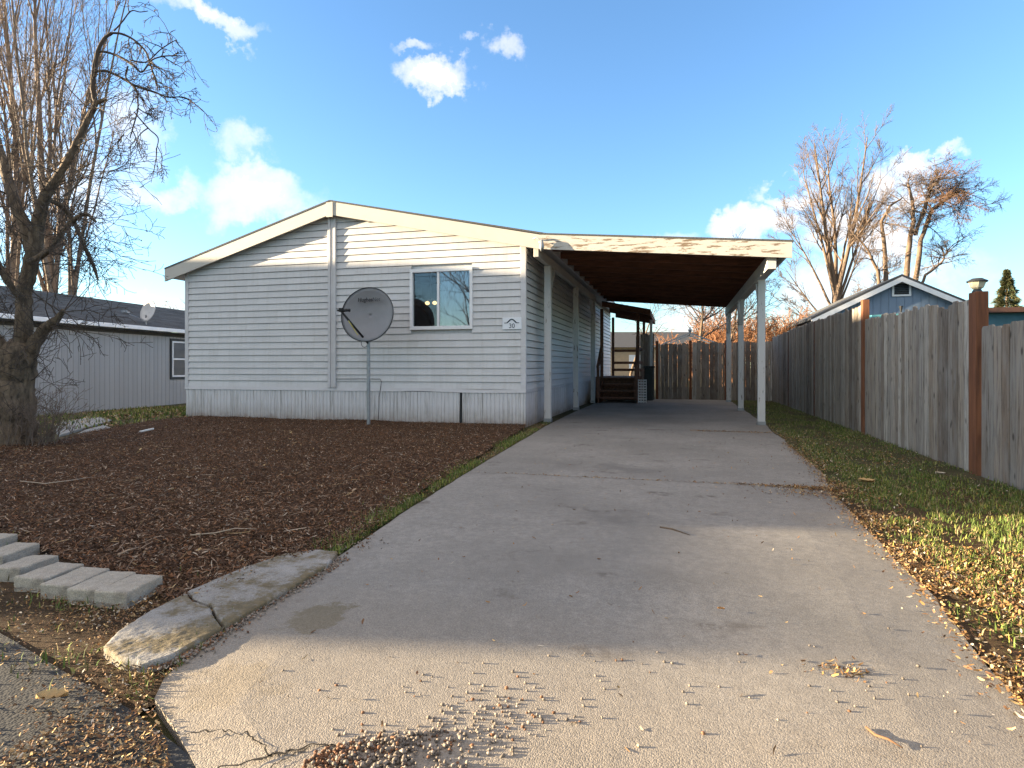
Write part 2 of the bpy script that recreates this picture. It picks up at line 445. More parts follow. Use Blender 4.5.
# driveway slabs with open joints
LEFT = [(1.2, -1.05), (1.30, -1.18), (1.406, -1.32), (1.49, -1.46), (1.57, -1.59), (1.63, -1.65), (1.75, -1.69), (2.1, -1.73), (3.0, -1.80), (4.0, -1.90), (6.0, -2.02), (9.0, -2.17), (10.6, -2.26), (14, -2.33), (19.0, -2.30), (20.3, -2.28)]
RIGHT = [(1.40, .95), (2.3, 1.03), (3.2, 1.12), (4.06, 1.15), (5.5, 1.22), (6.6, 1.36), (7.9, 1.40), (9.5, 1.45), (12, 1.52), (16, 1.55), (20.3, 1.55)]
def lerp(tab, y):
    return float(np.interp(y, [a for a, _ in tab], [b for _, b in tab]))
def drive_l(y): return lerp(LEFT, y)+.03*(fbm(0., y, 3.0, 5)-.5)
def drive_r(y): return lerp(RIGHT, y)+.07*(fbm(4., y, 2.2, 8)-.5)
mb = MB()
joints = [1.22, 5.72, 10.35, 15.1, 20.3]
for a, b in zip(joints[:-1], joints[1:]):
    yy = np.linspace(a+.0035, b-.0035, 40); nx = 8; base = len(mb.v)
    for y in yy:
        l, r = drive_l(y), drive_r(y)
        for i in range(nx+1):
            x = l+(r-l)*i/nx
            zz = .018+.006*(float(fbm(x, y, .6, 2))-.5)
            if i in (0, nx): zz -= .012
            mb.v.append((x, y, zz))
        
    W = nx+1
    for j in range(len(yy)-1):
        for i in range(nx):
            q = base+j*W+i; mb.f.append((q, q+1, q+1+W, q+W)); mb.mi.append(0)
    # skirts down into the soil
    ring = [base+i for i in range(W)]+[base+j*W+nx for j in range(1, len(yy))]+[base+(len(yy)-1)*W+i for i in range(nx-1, -1, -1)]+[base+j*W for j in range(len(yy)-2, 0, -1)]
    o2 = len(mb.v)
    for q in ring: x, y, z = mb.v[q]; mb.v.append((x, y, -.12))
    n = len(ring)
    for k in range(n): mb.f.append((ring[k], o2+k, o2+(k+1) % n, ring[(k+1) % n])); mb.mi.append(0)
dr = mb.build('driveway', 'drive', smooth=False); tag(dr, kind='structure')

def slabz(x, y): return .018+.006*(fbm(x, y, .6, 2)-.5)
# road along the front
mb = MB()
road_edge = [(-40, 2.6), (-12, 2.4), (-5, 2.25), (-3.4, 2.05), (-2.5, 1.78), (-2.0, 1.62), (-1.6, 1.5), (-1.2, 1.34), (-.8, 1.3), (3, 1.36), (30, 1.36), (30, -5.5), (-40, -5.5)]
mb.add([(x, y, .003) for x, y in road_edge], [tuple(range(len(road_edge)-1, -1, -1))])
tag(mb.build('road', 'asphalt'), kind='structure')

# mulch bed surface, slightly mounded
def mulch_inside(x, y):
    l = np.interp(y, [a for a, _ in LEFT], [b for _, b in LEFT])
    e = np.minimum(l-.10-x, 50)
    return e
BED = [(p.x, p.y) for p in [G(*q) for q in ((352, 546), (334, 552), (312, 558), (270, 574), (238, 590), (208, 606), (180, 612), (162, 602), (150, 590), (120, 585), (92, 575), (60, 562), (30, 550), (0, 536), (-60, 508), (-160, 490), (-300, 460), (-200, 446), (-60, 446), (20, 447), (52, 443), (80, 434), (118, 427), (150, 422), (186, 418))]]+[(-9.7, 10.9), (-2.66, 10.9), (-2.46, 10.0), (-2.32, 8), (-2.15, 6), (-2.02, 4.5)]
def bed_h(x, y):
    return .015+.05*(fbm(x, y, .9, 11)-.3)+.02*(fbm(x, y, 5, 4)-.5)
xs2 = np.arange(-14, -1.6, .06); ys2 = np.arange(2.0, 11.0, .06)
X, Y = np.meshgrid(xs2, ys2); inside = in_poly(X.ravel(), Y.ravel(), BED).reshape(X.shape)
Z = bed_h(X, Y); 
V = np.stack([X, Y, Z+gz(X, Y)+.03], -1).reshape(-1, 3); nx = len(xs2)
i = np.arange(len(xs2)-1)[None, :]+np.arange(len(ys2)-1)[:, None]*nx
cell = inside[:-1, :-1] & inside[1:, :-1] & inside[:-1, 1:] & inside[1:, 1:]
Fq = np.stack([i, i+1, i+1+nx, i+nx], -1)[cell].reshape(-1, 4)
used = np.unique(Fq); remap = -np.ones(len(V), int); remap[used] = np.arange(len(used))
tag(npmesh('mulch_bed', V[used], remap[Fq], ['mulch'], smooth=True), kind='structure')

# leaf-strewn soil strips
mb = MB()
def strip(pts, z): mb.add([(x, y, z) for x, y in pts], [tuple(range(len(pts)))])
strip([(1.0, 1.5), (4.5, 1.5), (4.5, 6.2), (1.3, 6.2)], -.006)
strip([(-5.6, 2.0), (-3.4, 2.0), (-1.6, 1.45), (-1.5, 2.2), (-1.85, 3.1), (-2.6, 2.75), (-3.9, 3.0), (-5.6, 3.6)], -.006)
tag(mb.build('leaf_litter_soil', 'litter'), kind='structure')

# old path pieces near the neighbour
mb = MB()
def slabpoly(pts, z0, z1): mb.prism_z(pts, z0, z1)
pp = [G(*q) for q in ((52, 428), (62, 421), (100, 417), (112, 420), (88, 427), (60, 435))]
slabpoly([(p.x, p.y) for p in reversed(pp)], -.3, .006)
pp = [G(*q) for q in ((72, 437), (84, 430), (104, 425), (112, 428), (90, 435))]
slabpoly([(p.x, p.y) for p in reversed(pp)], -.3, .004)
tag(mb.build('path', 'slabs', bevel=.01), kind='structure')

# scatter engine --------------------------------------------------
def sheets(P, yaw, tilt, roll, ln, wd, curl):
    """folded little quads: two faces along their length"""
    n = len(P)
    c, s = np.cos(yaw), np.sin(yaw)
    ax = np.stack([c*np.cos(tilt), s*np.cos(tilt), np.sin(tilt)], -1)
    side = np.stack([-s*np.cos(roll), c*np.cos(roll), np.sin(roll)], -1)
    up = np.cross(ax, side)
    V = np.empty((n, 6, 3))
    for k, t in enumerate((-.5, 0, .5)):
        off = ax*(ln*t)[:, None]+up*((curl*ln)*(abs(t)*2 if True else 0))[:, None]
        w = wd*(1 if k == 1 else .55)
        V[:, k*2] = P+off-side*(w/2)[:, None]; V[:, k*2+1] = P+off+side*(w/2)[:, None]
    b = (np.arange(n)*6)[:, None]
    Fq = np.concatenate([b+np.array([0, 1, 3, 2]), b+np.array([2, 3, 5, 4])], 1).reshape(-1, 4)
    return V.reshape(-1, 3), Fq
def scatter(name, x, y, zf, ln, wd, mats, probs, tilt=.3, roll=.5, curl=.2, lift=.0):
    n = len(x)
    z = zf(x, y)+lift+rng.random(n)*.006
    P = np.stack([x, y, z], -1)
    l = rng.uniform(*ln, n); w = rng.uniform(*wd, n)
    ti = rng.normal(0, tilt, n); ro = rng.normal(0, roll, n)
    P[:, 2] += np.abs(np.sin(ti))*l*.4
    V, Fq = sheets(P, rng.uniform(0, 6.283, n), ti, ro, l, w, rng.uniform(-.1, curl, n))
    mi = np.repeat(rng.choice(len(mats), n, p=np.array(probs)/sum(probs)), 2)
    return npmesh(name, V, Fq, mats, mi)
def near_pts(n, x0, x1, y0, y1, p=1.6):
    """more points near the camera"""
    m = n*6
    x = rng.uniform(x0, x1, m); y = rng.uniform(y0, y1, m)
    d = np.hypot(x, y); w = (1/np.maximum(d, 1.5))**p; w /= w.max()
    k = rng.random(m) < w*1.5
    return x[k][:n], y[k][:n]
gz0 = lambda x, y: gz(x, y)*1.0+.03-.02
def soil(x, y): return np.full(np.shape(x), -.004)+gz(x, y)+.03

def stones(name, x, y, z, r, mats, mi):
    t = (1+5**.5)/2
    iv = np.array([(-1, t, 0), (1, t, 0), (-1, -t, 0), (1, -t, 0), (0, -1, t), (0, 1, t), (0, -1, -t), (0, 1, -t), (t, 0, -1), (t, 0, 1), (-t, 0, -1), (-t, 0, 1)])/math.hypot(1, t)
    ft = np.array([(0, 11, 5), (0, 5, 1), (0, 1, 7), (0, 7, 10), (0, 10, 11), (1, 5, 9), (5, 11, 4), (11, 10, 2), (10, 7, 6), (7, 1, 8), (3, 9, 4), (3, 4, 2), (3, 2, 6), (3, 6, 8), (3, 8, 9), (4, 9, 5), (2, 4, 11), (6, 2, 10), (8, 6, 7), (9, 8, 1)])
    n = len(x)
    sc3 = rng.uniform(.65, 1.25, (n, 1, 3))*np.array([1, 1, .8]); jit = rng.normal(0, .10, (n, 12, 3))
    V = (iv[None]+jit)*sc3*r[:, None, None]
    a = rng.uniform(0, 6.283, n); ca, sa = np.cos(a)[:, None], np.sin(a)[:, None]
    Vx = V[..., 0]*ca-V[..., 1]*sa; Vy = V[..., 0]*sa+V[..., 1]*ca
    V = np.stack([Vx+x[:, None], Vy+y[:, None], V[..., 2]+z[:, None]], -1).reshape(-1, 3)
    Fq = (ft[None]+(np.arange(n)*12)[:, None, None]).reshape(-1, 3)
    return npmesh(name, V, Fq, mats, np.repeat(mi, 20))
# mulch chips
x, y = near_pts(190000, -12.4, -1.7, 2.1, 10.9, 1.5)
k = in_poly(x, y, BED); x, y = x[k], y[k]
mz = lambda x, y: bed_h(x, y)+gz(x, y)+.036
tag(scatter('mulch_chips', x, y, mz, (.009, .036), (.003, .009), ['chip_dark', 'chip_mid', 'chip_red', 'chip_tan', 'chip_pale'], [.38, .34, .16, .09, .03], .35, .6, .15),
    'dark brown bark chips covering the bed in front of the white siding wall', 'mulch', kind='stuff')
# straws lying on the mulch
x, y = near_pts(2600, -12.4, -1.9, 2.5, 10.9, 1.2); k = in_poly(x, y, BED); x, y = x[k], y[k]
tag(scatter('straw', x, y, mz, (.04, .14), (.002, .005), ['chip_tan', 'chip_pale', 'leaf_tan'], [.5, .25, .25], .12, .3, .05, .008),
    'thin pale straws and stems lying loose over the dark bark chips', 'straw', kind='stuff')

gx_ = rng.uniform(-17.5, -9.8, 40000); gy_ = rng.uniform(6.5, 17.5, 40000)
k = (~in_poly(gx_, gy_, BED)) & (rng.random(40000) < np.clip(fbm(gx_, gy_, .9, 71)*3-.7, .1, 1)); k2 = k & (np.arange(40000) % 2 == 0); k1 = k & (np.arange(40000) % 2 == 1)
tag(scatter('side_yard_litter', gx_[k1], gy_[k1], lambda x, y: gz(x, y)+.01, (.03, .09), (.015, .04), ['leaf_tan', 'leaf_brown', 'chip_mid', 'leaf_pale'], [.35, .35, .2, .1], .3, .5, .3),
    'dry leaves strewn over the side yard before the grey neighbouring wall', 'leaf litter', kind='stuff')
SIDE = (gx_[k2], gy_[k2])
lx_, ly_ = near_pts(1500, -12.4, -1.7, 2.1, 10.9, 1.2); k = in_poly(lx_, ly_, BED); lx_, ly_ = lx_[k], ly_[k]
k = rng.random(len(lx_)) < np.clip(fbm(lx_, ly_, 1.1, 83)*3-1.1, .05, 1)
tag(scatter('mulch_leaves', lx_[k], ly_[k], mz, (.015, .04), (.008, .02), ['leaf_tan', 'leaf_brown', 'chip_tan'], [.3, .4, .3], .3, .5, .3, .01), 'few dry curled leaves blown onto the dark bark bed', 'leaf litter', kind='stuff')
gp = [G(q*1.0, 0) if False else None for q in ()]
ca = [G(*q) for q in ((158, 668), (196, 652), (232, 628), (270, 603), (310, 580), (340, 560))]
cx_, cy_ = [], []
for _ in range(1500):
    t = random.random()*(len(ca)-1.001); i_ = int(t); p_ = ca[i_].lerp(ca[i_+1], t-i_); cx_.append(p_.x+random.gauss(0, .03)); cy_.append(p_.y+random.gauss(0, .03))
p0_ = G(318, 543)
cx_ += [random.gauss(p0_.x, .16) for _ in range(700)]; cy_ += [random.gauss(p0_.y, .10) for _ in range(700)]
cx_ = np.array(cx_); cy_ = np.array(cy_); rr = rng.uniform(.002, .007, len(cx_))
tag(stones('curb_grit', cx_, cy_, .012+rr*.5, rr, ['pebble', 'pebble_rust'], (rng.random(len(cx_)) < .3).astype(int)), 'grit and small stones packed along the broken mossy curb', 'gravel', kind='stuff')
# right-hand verge: leaves and grass
def verge_filter(x, y, lo=1.0):
    r = np.interp(y, [a for a, _ in RIGHT], [b for _, b in RIGHT])
    return (x > r+.0) & (x < 2.83)
def leaf_cover(x, y): return fbm(x, y, 1.6, 21)
LM = ['leaf_tan', 'leaf_brown', 'leaf_orange', 'leaf_pale', 'chip_mid']
vx, vy = near_pts(190000, .95, 4.2, 1.45, 12, 2.0)
k = verge_filter(vx, vy) | ((vx > 2.8) & (vy < 1.0)); vx, vy = vx[k], vy[k]
r_ = np.interp(vy, [a for a, _ in RIGHT], [b for _, b in RIGHT])
dens = 1.25*np.clip(1.15-(vy-1.5)/3.0, .04, 1)+1.3*np.exp(-((vx-r_)/.25)**2)*np.clip(1.4-vy/9, .1, 1)
dens += .8*np.exp(-(((vx-2.2)/.45)**2+((vy-9.0)/1.2)**2))
k = rng.random(len(vx)) < dens*np.clip(leaf_cover(vx, vy)*3.2-.9, .05, 1)
lx, ly = vx[k], vy[k]
tag(scatter('verge_leaf_litter', lx, ly, soil, (.008, .030), (.004, .012), LM, [.30, .28, .22, .10, .10], .4, .6, .35, .008),
    'brown and orange leaf litter along the fence side of the driveway', 'leaf litter', kind='stuff')
BLM = ['grass', 'grass_y', 'grass_dry']
def blades(name, x, y, zf, h, mats, probs, lean=.5, w=.0032):
    n = len(x); z = zf(x, y)
    P = np.stack([x, y, z], -1)
    yaw = rng.uniform(0, 6.283, n); hh = rng.uniform(h[0], h[1], n); le = np.abs(rng.normal(0, lean, n))
    dx = np.cos(yaw); dy = np.sin(yaw); ww = rng.uniform(.6, 1.2, n)*w
    sd = np.stack([-dy, dx, np.zeros(n)], -1)*ww[:, None]
    d = np.stack([dx, dy, np.zeros(n)], -1)
    up = np.array([0, 0, 1.])
    mid = P+d*(hh*np.sin(le)*.35)[:, None]+up*(hh*np.cos(le)*.6)[:, None]
    tip = P+d*(hh*np.sin(le)*1.1)[:, None]+up*(hh*np.cos(le*1.15))[:, None]
    V = np.stack([P-sd, P+sd, mid-sd*.7, mid+sd*.7, tip-sd*.1, tip+sd*.1], 1).reshape(-1, 3)
    b = (np.arange(n)*6)[:, None]
    Fq = np.concatenate([b+np.array([0, 1, 3, 2]), b+np.array([2, 3, 5, 4])], 1).reshape(-1, 4)
    mi = np.repeat(rng.choice(len(mats), n, p=np.array(probs)/sum(probs)), 2)
    return npmesh(name, V, Fq, mats, mi)
tag(blades('side_yard_grass', SIDE[0], SIDE[1], lambda x, y: gz(x, y)+.0, (.05, .13), BLM, [.6, .15, .25], .9, .014), 'rough short grass in the side yard before the grey neighbouring wall', 'grass', kind='stuff')
vx, vy = near_pts(210000, 1.0, 2.9, 1.6, 20.5, 1.25)
k = verge_filter(vx, vy); vx, vy = vx[k], vy[k]
r_ = np.interp(vy, [a for a, _ in RIGHT], [b for _, b in RIGHT])
gd = np.clip((vy-1.9)/2.8, .06, 1)*np.clip(fbm(vx, vy, 1.9, 33)*4.2-1.4, .0, 1)
gd *= np.clip((vx-r_)/.22, .02, 1)*np.clip(fbm(vx, vy, 6.0, 91)*4-1.2, .1, 1)
gd *= 1-.8*np.exp(-(((vx-2.2)/.4)**2+((vy-9.0)/1.0)**2))
k = rng.random(len(vx)) < gd; vx, vy = vx[k], vy[k]
tag(blades('grass', vx, vy, soil, (.012, .05), BLM, [.62, .20, .18], 1.35),
    'short green grass growing between the driveway and the tall board fence', 'grass', kind='stuff')
# left edge of the driveway: thin grass fringe
m = 26000
yy = rng.uniform(3.0, 11.4, m); l = np.interp(yy, [a for a, _ in LEFT], [b for _, b in LEFT])
xx = l-.02-np.abs(rng.normal(0, .10, m))
dd = np.clip(fbm(xx*.5, yy, 1.5, 40)*3.4-1.35, 0.02, 1)
k = rng.random(m) < dd*np.clip(4/yy, .3, 1)
tag(blades('grass_fringe', xx[k], yy[k], lambda x, y: np.full(len(x), .0), (.02, .06), BLM, [.6, .28, .12], .8),
    'narrow green grass fringe between the dark bark bed and the driveway edge', 'grass', kind='stuff')
# litter along left edge, around the curb piece and by the road
ROADL = [(-5.6, 2.0), (-3.6, 1.9), (-2.5, 1.5), (-1.75, 1.0), (-1.25, 1.1), (-1.26, 1.30), (-1.50, 1.49), (-1.64, 1.60), (-1.75, 2.3), (-2.1, 2.55), (-2.6, 2.6), (-3.1, 2.5), (-3.9, 2.85), (-5.6, 3.4)]
x, y = near_pts(70000, -5.5, -1.0, 1.1, 3.2, 1.2); k = in_poly(x, y, ROADL) & (rng.random(len(x)) < np.clip(fbm(x, y, 2.4, 50)*2.8-.75, .04, 1)*np.where(x < -1.75, np.clip((y-1.25)/.7, .12, 1), 1)); 
x1, y1 = x[k], y[k]
yb = rng.uniform(3.0, 11.0, 4200); xb = np.interp(yb, [a for a, _ in LEFT], [b for _, b in LEFT])-.02-np.abs(rng.normal(0, .12, 4200))
tag(scatter('curb_leaf_litter', np.concatenate([x1, xb]), np.concatenate([y1, yb]), lambda x, y: np.full(len(x), .003), (.005, .019), (.0025, .008), LM, [.22, .38, .10, .07, .23], .35, .6, .3, .006),
    'small brown leaves and bits around the broken curb and pale edging blocks', 'leaf litter', kind='stuff')
x, y = near_pts(16000, -5.5, -1.5, 1.5, 3.2, 1.0); k = in_poly(x, y, ROADL) & (rng.random(len(x)) < np.clip(fbm(x, y, 3.0, 61)*4-2.0, 0, 1))
x1, y1 = x[k], y[k]
tag(blades('curb_grass', x1, y1, lambda x, y: np.full(len(x), .0), (.015, .05), BLM, [.55, .2, .25], .8),
    'sparse grass tufts in the leaf litter beside the pale edging blocks', 'grass', kind='stuff')
# debris in the joints and by the verge on the slab
mm = 1500
jx = np.concatenate([rng.normal(1.25, .35, mm), rng.normal(1.25, .28, 900), rng.uniform(-1.9, 1.4, 260), rng.uniform(-2.1, 1.4, 120)]); jy = np.concatenate([5.72+rng.normal(0, .035, mm), rng.normal(5.5, .13, 900), 5.72+rng.normal(0, .008, 260), 10.35+rng.normal(0, .012, 120)])
c = G(838, 675); qx = rng.normal(c.x, .045, 75); qy = rng.normal(c.y, .035, 75)
j3x = rng.uniform(.2, 1.5, 500); j3y = 10.35+rng.normal(0, .06, 500)
e_y = rng.uniform(1.5, 9, 1700); e_x = np.interp(e_y, [a for a, _ in RIGHT], [b for _, b in RIGHT])-np.abs(rng.normal(0, .05, 1700))
rx = rng.uniform(-1.5, 1.3, 420); ry = rng.uniform(1.6, 10, 420)
ax = np.concatenate([jx, qx, j3x, e_x, rx]); ay = np.concatenate([jy, qy, j3y, e_y, ry])
k = (ax < np.interp(ay, [a for a, _ in RIGHT], [b for _, b in RIGHT])+.02)
tag(scatter('driveway_debris', ax[k], ay[k], slabz, (.008, .03), (.003, .011), LM, [.24, .36, .16, .06, .18], .3, .5, .3),
    'small dead leaves and crumbs gathered on the concrete and in its joints', 'debris', kind='stuff')

# pebbles ------------------------------------------------------------
pile = [G(a, b) for a, b in ((305, 768), (345, 752), (380, 745), (410, 741), (445, 737), (462, 745), (470, 756), (468, 768), (470, 790), (300, 790))]
pile = [(p.x, p.y) for p in pile]
px_ = rng.uniform(-1.3, -.2, 15000); py_ = rng.uniform(1.2, 1.9, 15000)
k = in_poly(px_, py_, pile) & (rng.random(15000) < np.clip(fbm(px_, py_, 9, 9)*5-1.7, .06, 1)); px_, py_ = px_[k], py_[k]
rr = rng.uniform(.0028, .0075, len(px_))
pz = slabz(px_, py_)+rr*.5+rng.random(len(px_))**2*.014
cx0, cx1 = pile[0][0], pile[6][0]
rust = (rng.random(len(px_)) < np.clip(.9-(px_-cx0)/(cx1-cx0)*1.6, .05, .8)).astype(int)
tag(stones('gravel_pile', px_, py_, pz, rr, ['pebble', 'pebble_rust'], rust), 'small patch of loose round gravel at the street end of the driveway', 'gravel', kind='stuff')
qx, qy = [], []
for (cx, cy, sx, sy, n) in ((470, 742, 55, 16, 110), (400, 742, 60, 8, 60), (505, 722, 55, 16, 60), (500, 700, 90, 18, 26), (640, 700, 160, 25, 22), (840, 700, 110, 40, 16), (420, 690, 120, 20, 14), (940, 680, 60, 60, 12), (700, 660, 150, 15, 10)):
    for _ in range(n):
        p = G(random.gauss(cx, sx*.6), random.gauss(cy, sy*.8)); 
        if drive_l(p.y)+.05 < p.x < drive_r(p.y) and p.y > 1.42: qx.append(p.x); qy.append(p.y)
qx = np.array(qx); qy = np.array(qy); rr = rng.uniform(.003, .0065, len(qx))
tag(stones('loose_pebbles', qx, qy, slabz(qx, qy)+rr*.45, rr, ['pebble', 'pebble_rust'], (rng.random(len(qx)) < .2).astype(int)), 'scattered single pebbles casting long shadows on the sunlit concrete', 'pebbles', kind='stuff')

# cracks in the near slab ------------------------------------------------
def crack(name, pts, w, z=.0215, parent=None):
    mb = MB(); P = []
    for a, b in zip(pts[:-1], pts[1:]):
        for t in np.linspace(0, 1, 7)[:-1]:
            P.append((a[0]+(b[0]-a[0])*t+random.gauss(0, 1.6), a[1]+(b[1]-a[1])*t+random.gauss(0, 1.3)))
    P.append(pts[-1]); P = [G(*p, z) for p in P]
    for i in range(len(P)-1):
        d = (P[i+1]-P[i]).normalized(); s = Vector((-d.y, d.x, 0))
        w0 = w*(.4+.9*random.random())*(.3 if i == 0 else 1)/2; w1 = w*(.4+.9*random.random())/2
        if i: w0 = lw
        lw = w1
        mb.add([P[i]-s*w0, P[i]+s*w0, P[i+1]+s*w1, P[i+1]-s*w1], [(3, 2, 1, 0)])
    return mb
c1 = crack('c', [(180, 735), (215, 730), (245, 733), (262, 745), (272, 757)], .0055)
c2 = crack('c', [(215, 768), (260, 758), (290, 750), (325, 744), (345, 748)], .010)
c3 = crack('c', [(268, 770), (290, 756), (310, 747)], .004)
for q in (c2, c3): c1.add(q.v, q.f)
tag(c1.build('concrete_crack', 'crack'), kind='structure')

def roughen(o, lv, st, size):
    if lv: sd = o.modifiers.new('s', 'SUBSURF'); sd.subdivision_type = 'SIMPLE'; sd.levels = lv; sd.render_levels = lv
    tx = bpy.data.textures.new('clouds', 'CLOUDS'); tx.noise_scale = size; tx.noise_depth = 4
    dm = o.modifiers.new('d', 'DISPLACE'); dm.texture = tx; dm.strength = st; dm.mid_level = .5; dm.texture_coords = 'GLOBAL'
# broken curb slab -----------------------------------------------------
mb = MB()
zt = .034
A = [G(a, b, zt) for a, b in ((103, 646), (118, 630), (150, 610), (186, 592), (192, 600), (210, 606), (214, 616), (222, 626), (190, 645), (170, 656), (148, 662), (120, 658))]
B = [G(a, b, zt) for a, b in ((187.5, 590.5), (240, 568), (285, 553), (318, 549), (338, 551), (328, 563), (288, 588), (250, 610), (224.5, 625), (216.5, 615), (211.5, 605), (194, 598.5))]
curb = empty('broken_curb', (A[0]+B[0])/2*1.0, 0, 'long low slab of mossy broken concrete beside the driveway with a crack across it', 'curb')
curb.location.z = 0
for P in (A, B):
    q = MB(); q.prism_z([(p.x, p.y) for p in reversed(P)], -.05, zt)
    o = q.build('curb_piece', 'curb', bevel=.006); rm = o.modifiers.new('r', 'REMESH'); rm.mode = 'VOXEL'; rm.voxel_size = .007; roughen(o, 0, .007, .03)
    recentre(o, curb)

# edging blocks ---------------------------------------------------------
bk = [(129, 584), (102, 581), (75, 576), (49, 570), (25, 561), (8, 548), (-14, 539), (-38, 530)]
lab = ['pale edging block at the right end of the row with its bare end showing', 'second edging block from the right end of the row', 'third edging block from the right end of the row',
       'fourth edging block from the right end, near the middle of the visible row', 'fifth edging block from the right end of the row', 'sixth edging block from the right end of the row',
       'seventh edging block from the right, cut by the left edge of the photo']
P = [G(a, b, .062) for a, b in bk]
def block_mb():
    q = MB()
    q.prism_z([(-.079, -.11), (.079, -.11), (.076, .125), (-.076, .125)], -.05, .062)
    return q
first = None
for i in range(7):
    p = P[i]; d = P[i]-P[i+1]; rz = .13+random.uniform(-.04, .04)
    if first is None:
        first = block_mb().build('edging_block', 'block', bevel=.007); roughen(first, 4, .009, .05); o = first
    else:
        o = first.copy(); COL.objects.link(o)
    o.location = (p.x, p.y, random.uniform(-.006, .006)-.0); o.rotation_euler = (random.uniform(-.03, .03), random.uniform(-.03, .03), rz)
    tag(o, lab[i], 'edging block', 'edging blocks in a row along the bark bed')

# twigs lying about ------------------------------------------------------
def twig(pts, r, mat, label, z=.03):
    w = [G(a, b, z) for a, b in pts]
    for q in w[1:-1]: q.z += random.uniform(0, .006)
    mb = MB(); mb.tube(w, [r]*(len(w)-1)+[r*.4], 5)
    return tag(mb.build('twig', mat, smooth=True), label, 'twig')
twig([(866, 727), (875, 735), (888, 741), (903, 748)], .0035, 'chip_mid', 'dark curved twig lying in the sun at the bottom right of the driveway', .0225)
twig([(660, 527), (672, 529), (690, 535)], .005, 'twig_dark', 'thin dark twig lying on the shaded middle of the driveway', .023)
twig([(190, 535), (215, 533), (235, 529), (257, 529)], .0035, 'chip_pale', 'long pale bent stick on the bark bed nearest the curb', .055)
twig([(20, 481), (45, 484), (70, 481), (92, 477)], .0035, 'chip_pale', 'pale stick on the bark bed in front of the bare tree', .05)
twig([(118, 555), (128, 551), (140, 547)], .006, 'chip_tan', 'short pale stick on the bark just behind the edging blocks', .055)
def big_leaf(px, py, s, rz, label, mat):
    p = G(px, py, .03); mb = MB(); n = 19; vs = []
    for i in range(n):
        t = i/(n-1); w = s*.36*math.sin(math.pi*t)**.7*(.45+.55*abs(math.sin(3.3*math.pi*t)))
        for k in (-1, 0, 1):
            vs.append(((t-.5)*s, k*w, .018*s/.1*abs(k)+.12*s*(t-.4)**2))
    fs = []
    for i in range(n-1):
        for k in (0, 1): a = i*3+k; fs.append((a, a+1, a+4, a+3))
    mb.add(vs, fs); o = mb.build('fallen_leaf', mat, smooth=True, loc=p); o.rotation_euler = (.1, .1, rz)
    return tag(o, label, 'leaf')
big_leaf(52, 698, .085, .6, 'large tan dry leaf lying on the road edge at the lower left', 'leaf_tan')
big_leaf(65, 677, .03, 2, 'small tan leaf on the road edge above the large tan leaf', 'leaf_tan')
big_leaf(866, 482, .14, .2, 'large tan leaf lying in the grass by the driveway', 'leaf_tan')
big_leaf(721, 609, .03, .1, 'small reddish leaf lying alone in the shaded driveway', 'leaf_orange')
big_leaf(940, 474, .09, .1, 'pale leaf lying in the grass below the lantern post', 'leaf_pale')

# ================================================================ MAIN HOUSE
YF = 10.60                # front wall plane
XL, XR = -9.93, -2.63
YB = 25.0
YR = 10.45                # rake fascia plane
pk = onY(330, 200, YR); le = onY(165, 268, YR); re = onY(540, 233, YR); ce = onY(792, 240, YR)
def roof_top(x):
    if x < pk.x: return le.z+(pk.z-le.z)*(x-le.x)/(pk.x-le.x)
    if x < re.x: return pk.z+(re.z-pk.z)*(x-pk.x)/(re.x-pk.x)
    return re.z+(ce.z-re.z)*(x-re.x)/(ce.x-re.x)
ZS = .60
house = empty('mobile_home', (-6.3, YF, 0), 0, 'long pale grey mobile home with lap siding and a low gable end facing the yard', 'house')
def H(mb, name, mat, **k):
    o = mb.build(name, mat, **k); recentre(o, house); return o
# window rect
w0 = onY(411.5, 271, YF); w1 = onY(472, 327.5, YF)
WX0, WX1, WZ1, WZ0 = w0.x, w1.x, (w0.z+onY(472, 269, YF).z)/2, (onY(411.5, 328.5, YF).z+w1.z)/2
def courses(mbo, x0, x1, zlo, ztopf, holes, yplane, step=.128):
    """lap siding on a wall facing -Y; each course leans out at its foot"""
    z = zlo
    k = 0
    while True:
        za, zb = z, z+step
        xs_ = [x0, x1]
        for (a, b, c, d) in holes:
            if zb > c and za < d: xs_ += [a, b]
        xs_ = sorted(xs_)
        segs = [(xs_[i], xs_[i+1]) for i in range(0, len(xs_)-1, 2)] if len(xs_) > 2 else [(x0, x1)]
        done = True
        for (a, b) in segs:
            n = 26; pts = np.linspace(a, b, n)
            lo = [(x, za) for x in pts if ztopf(x) > za+.005]
            if not lo: continue
            done = False
            xa = lo[0][0]; xb = lo[-1][0]
            pts = np.linspace(xa, xb, max(2, int((xb-xa)/.25)+2))
            for i in range(len(pts)-1):
                p, q = pts[i], pts[i+1]
                tp, tq = min(zb-.008, ztopf(p)), min(zb-.008, ztopf(q))
                if tp <= za and tq <= za: continue
                tp = max(tp, za); tq = max(tq, za)
                yo = lambda zz: yplane-.020*(1-(zz-za)/step)-.002
                mid = za+step*.93
                mbo.add([(p, yo(za), za), (q, yo(za), za), (q, yo(tq), tq), (p, yo(tp), tp)], [(0, 1, 2, 3)])
                mbo.add([(p, yplane+.028, za+.001), (q, yplane+.028, za+.001), (q, yo(za), za), (p, yo(za), za)], [(0, 1, 2, 3)])
        z = zb; k += 1
        if done or k > 60: break
    return mbo
soff = lambda x: roof_top(x)-.20
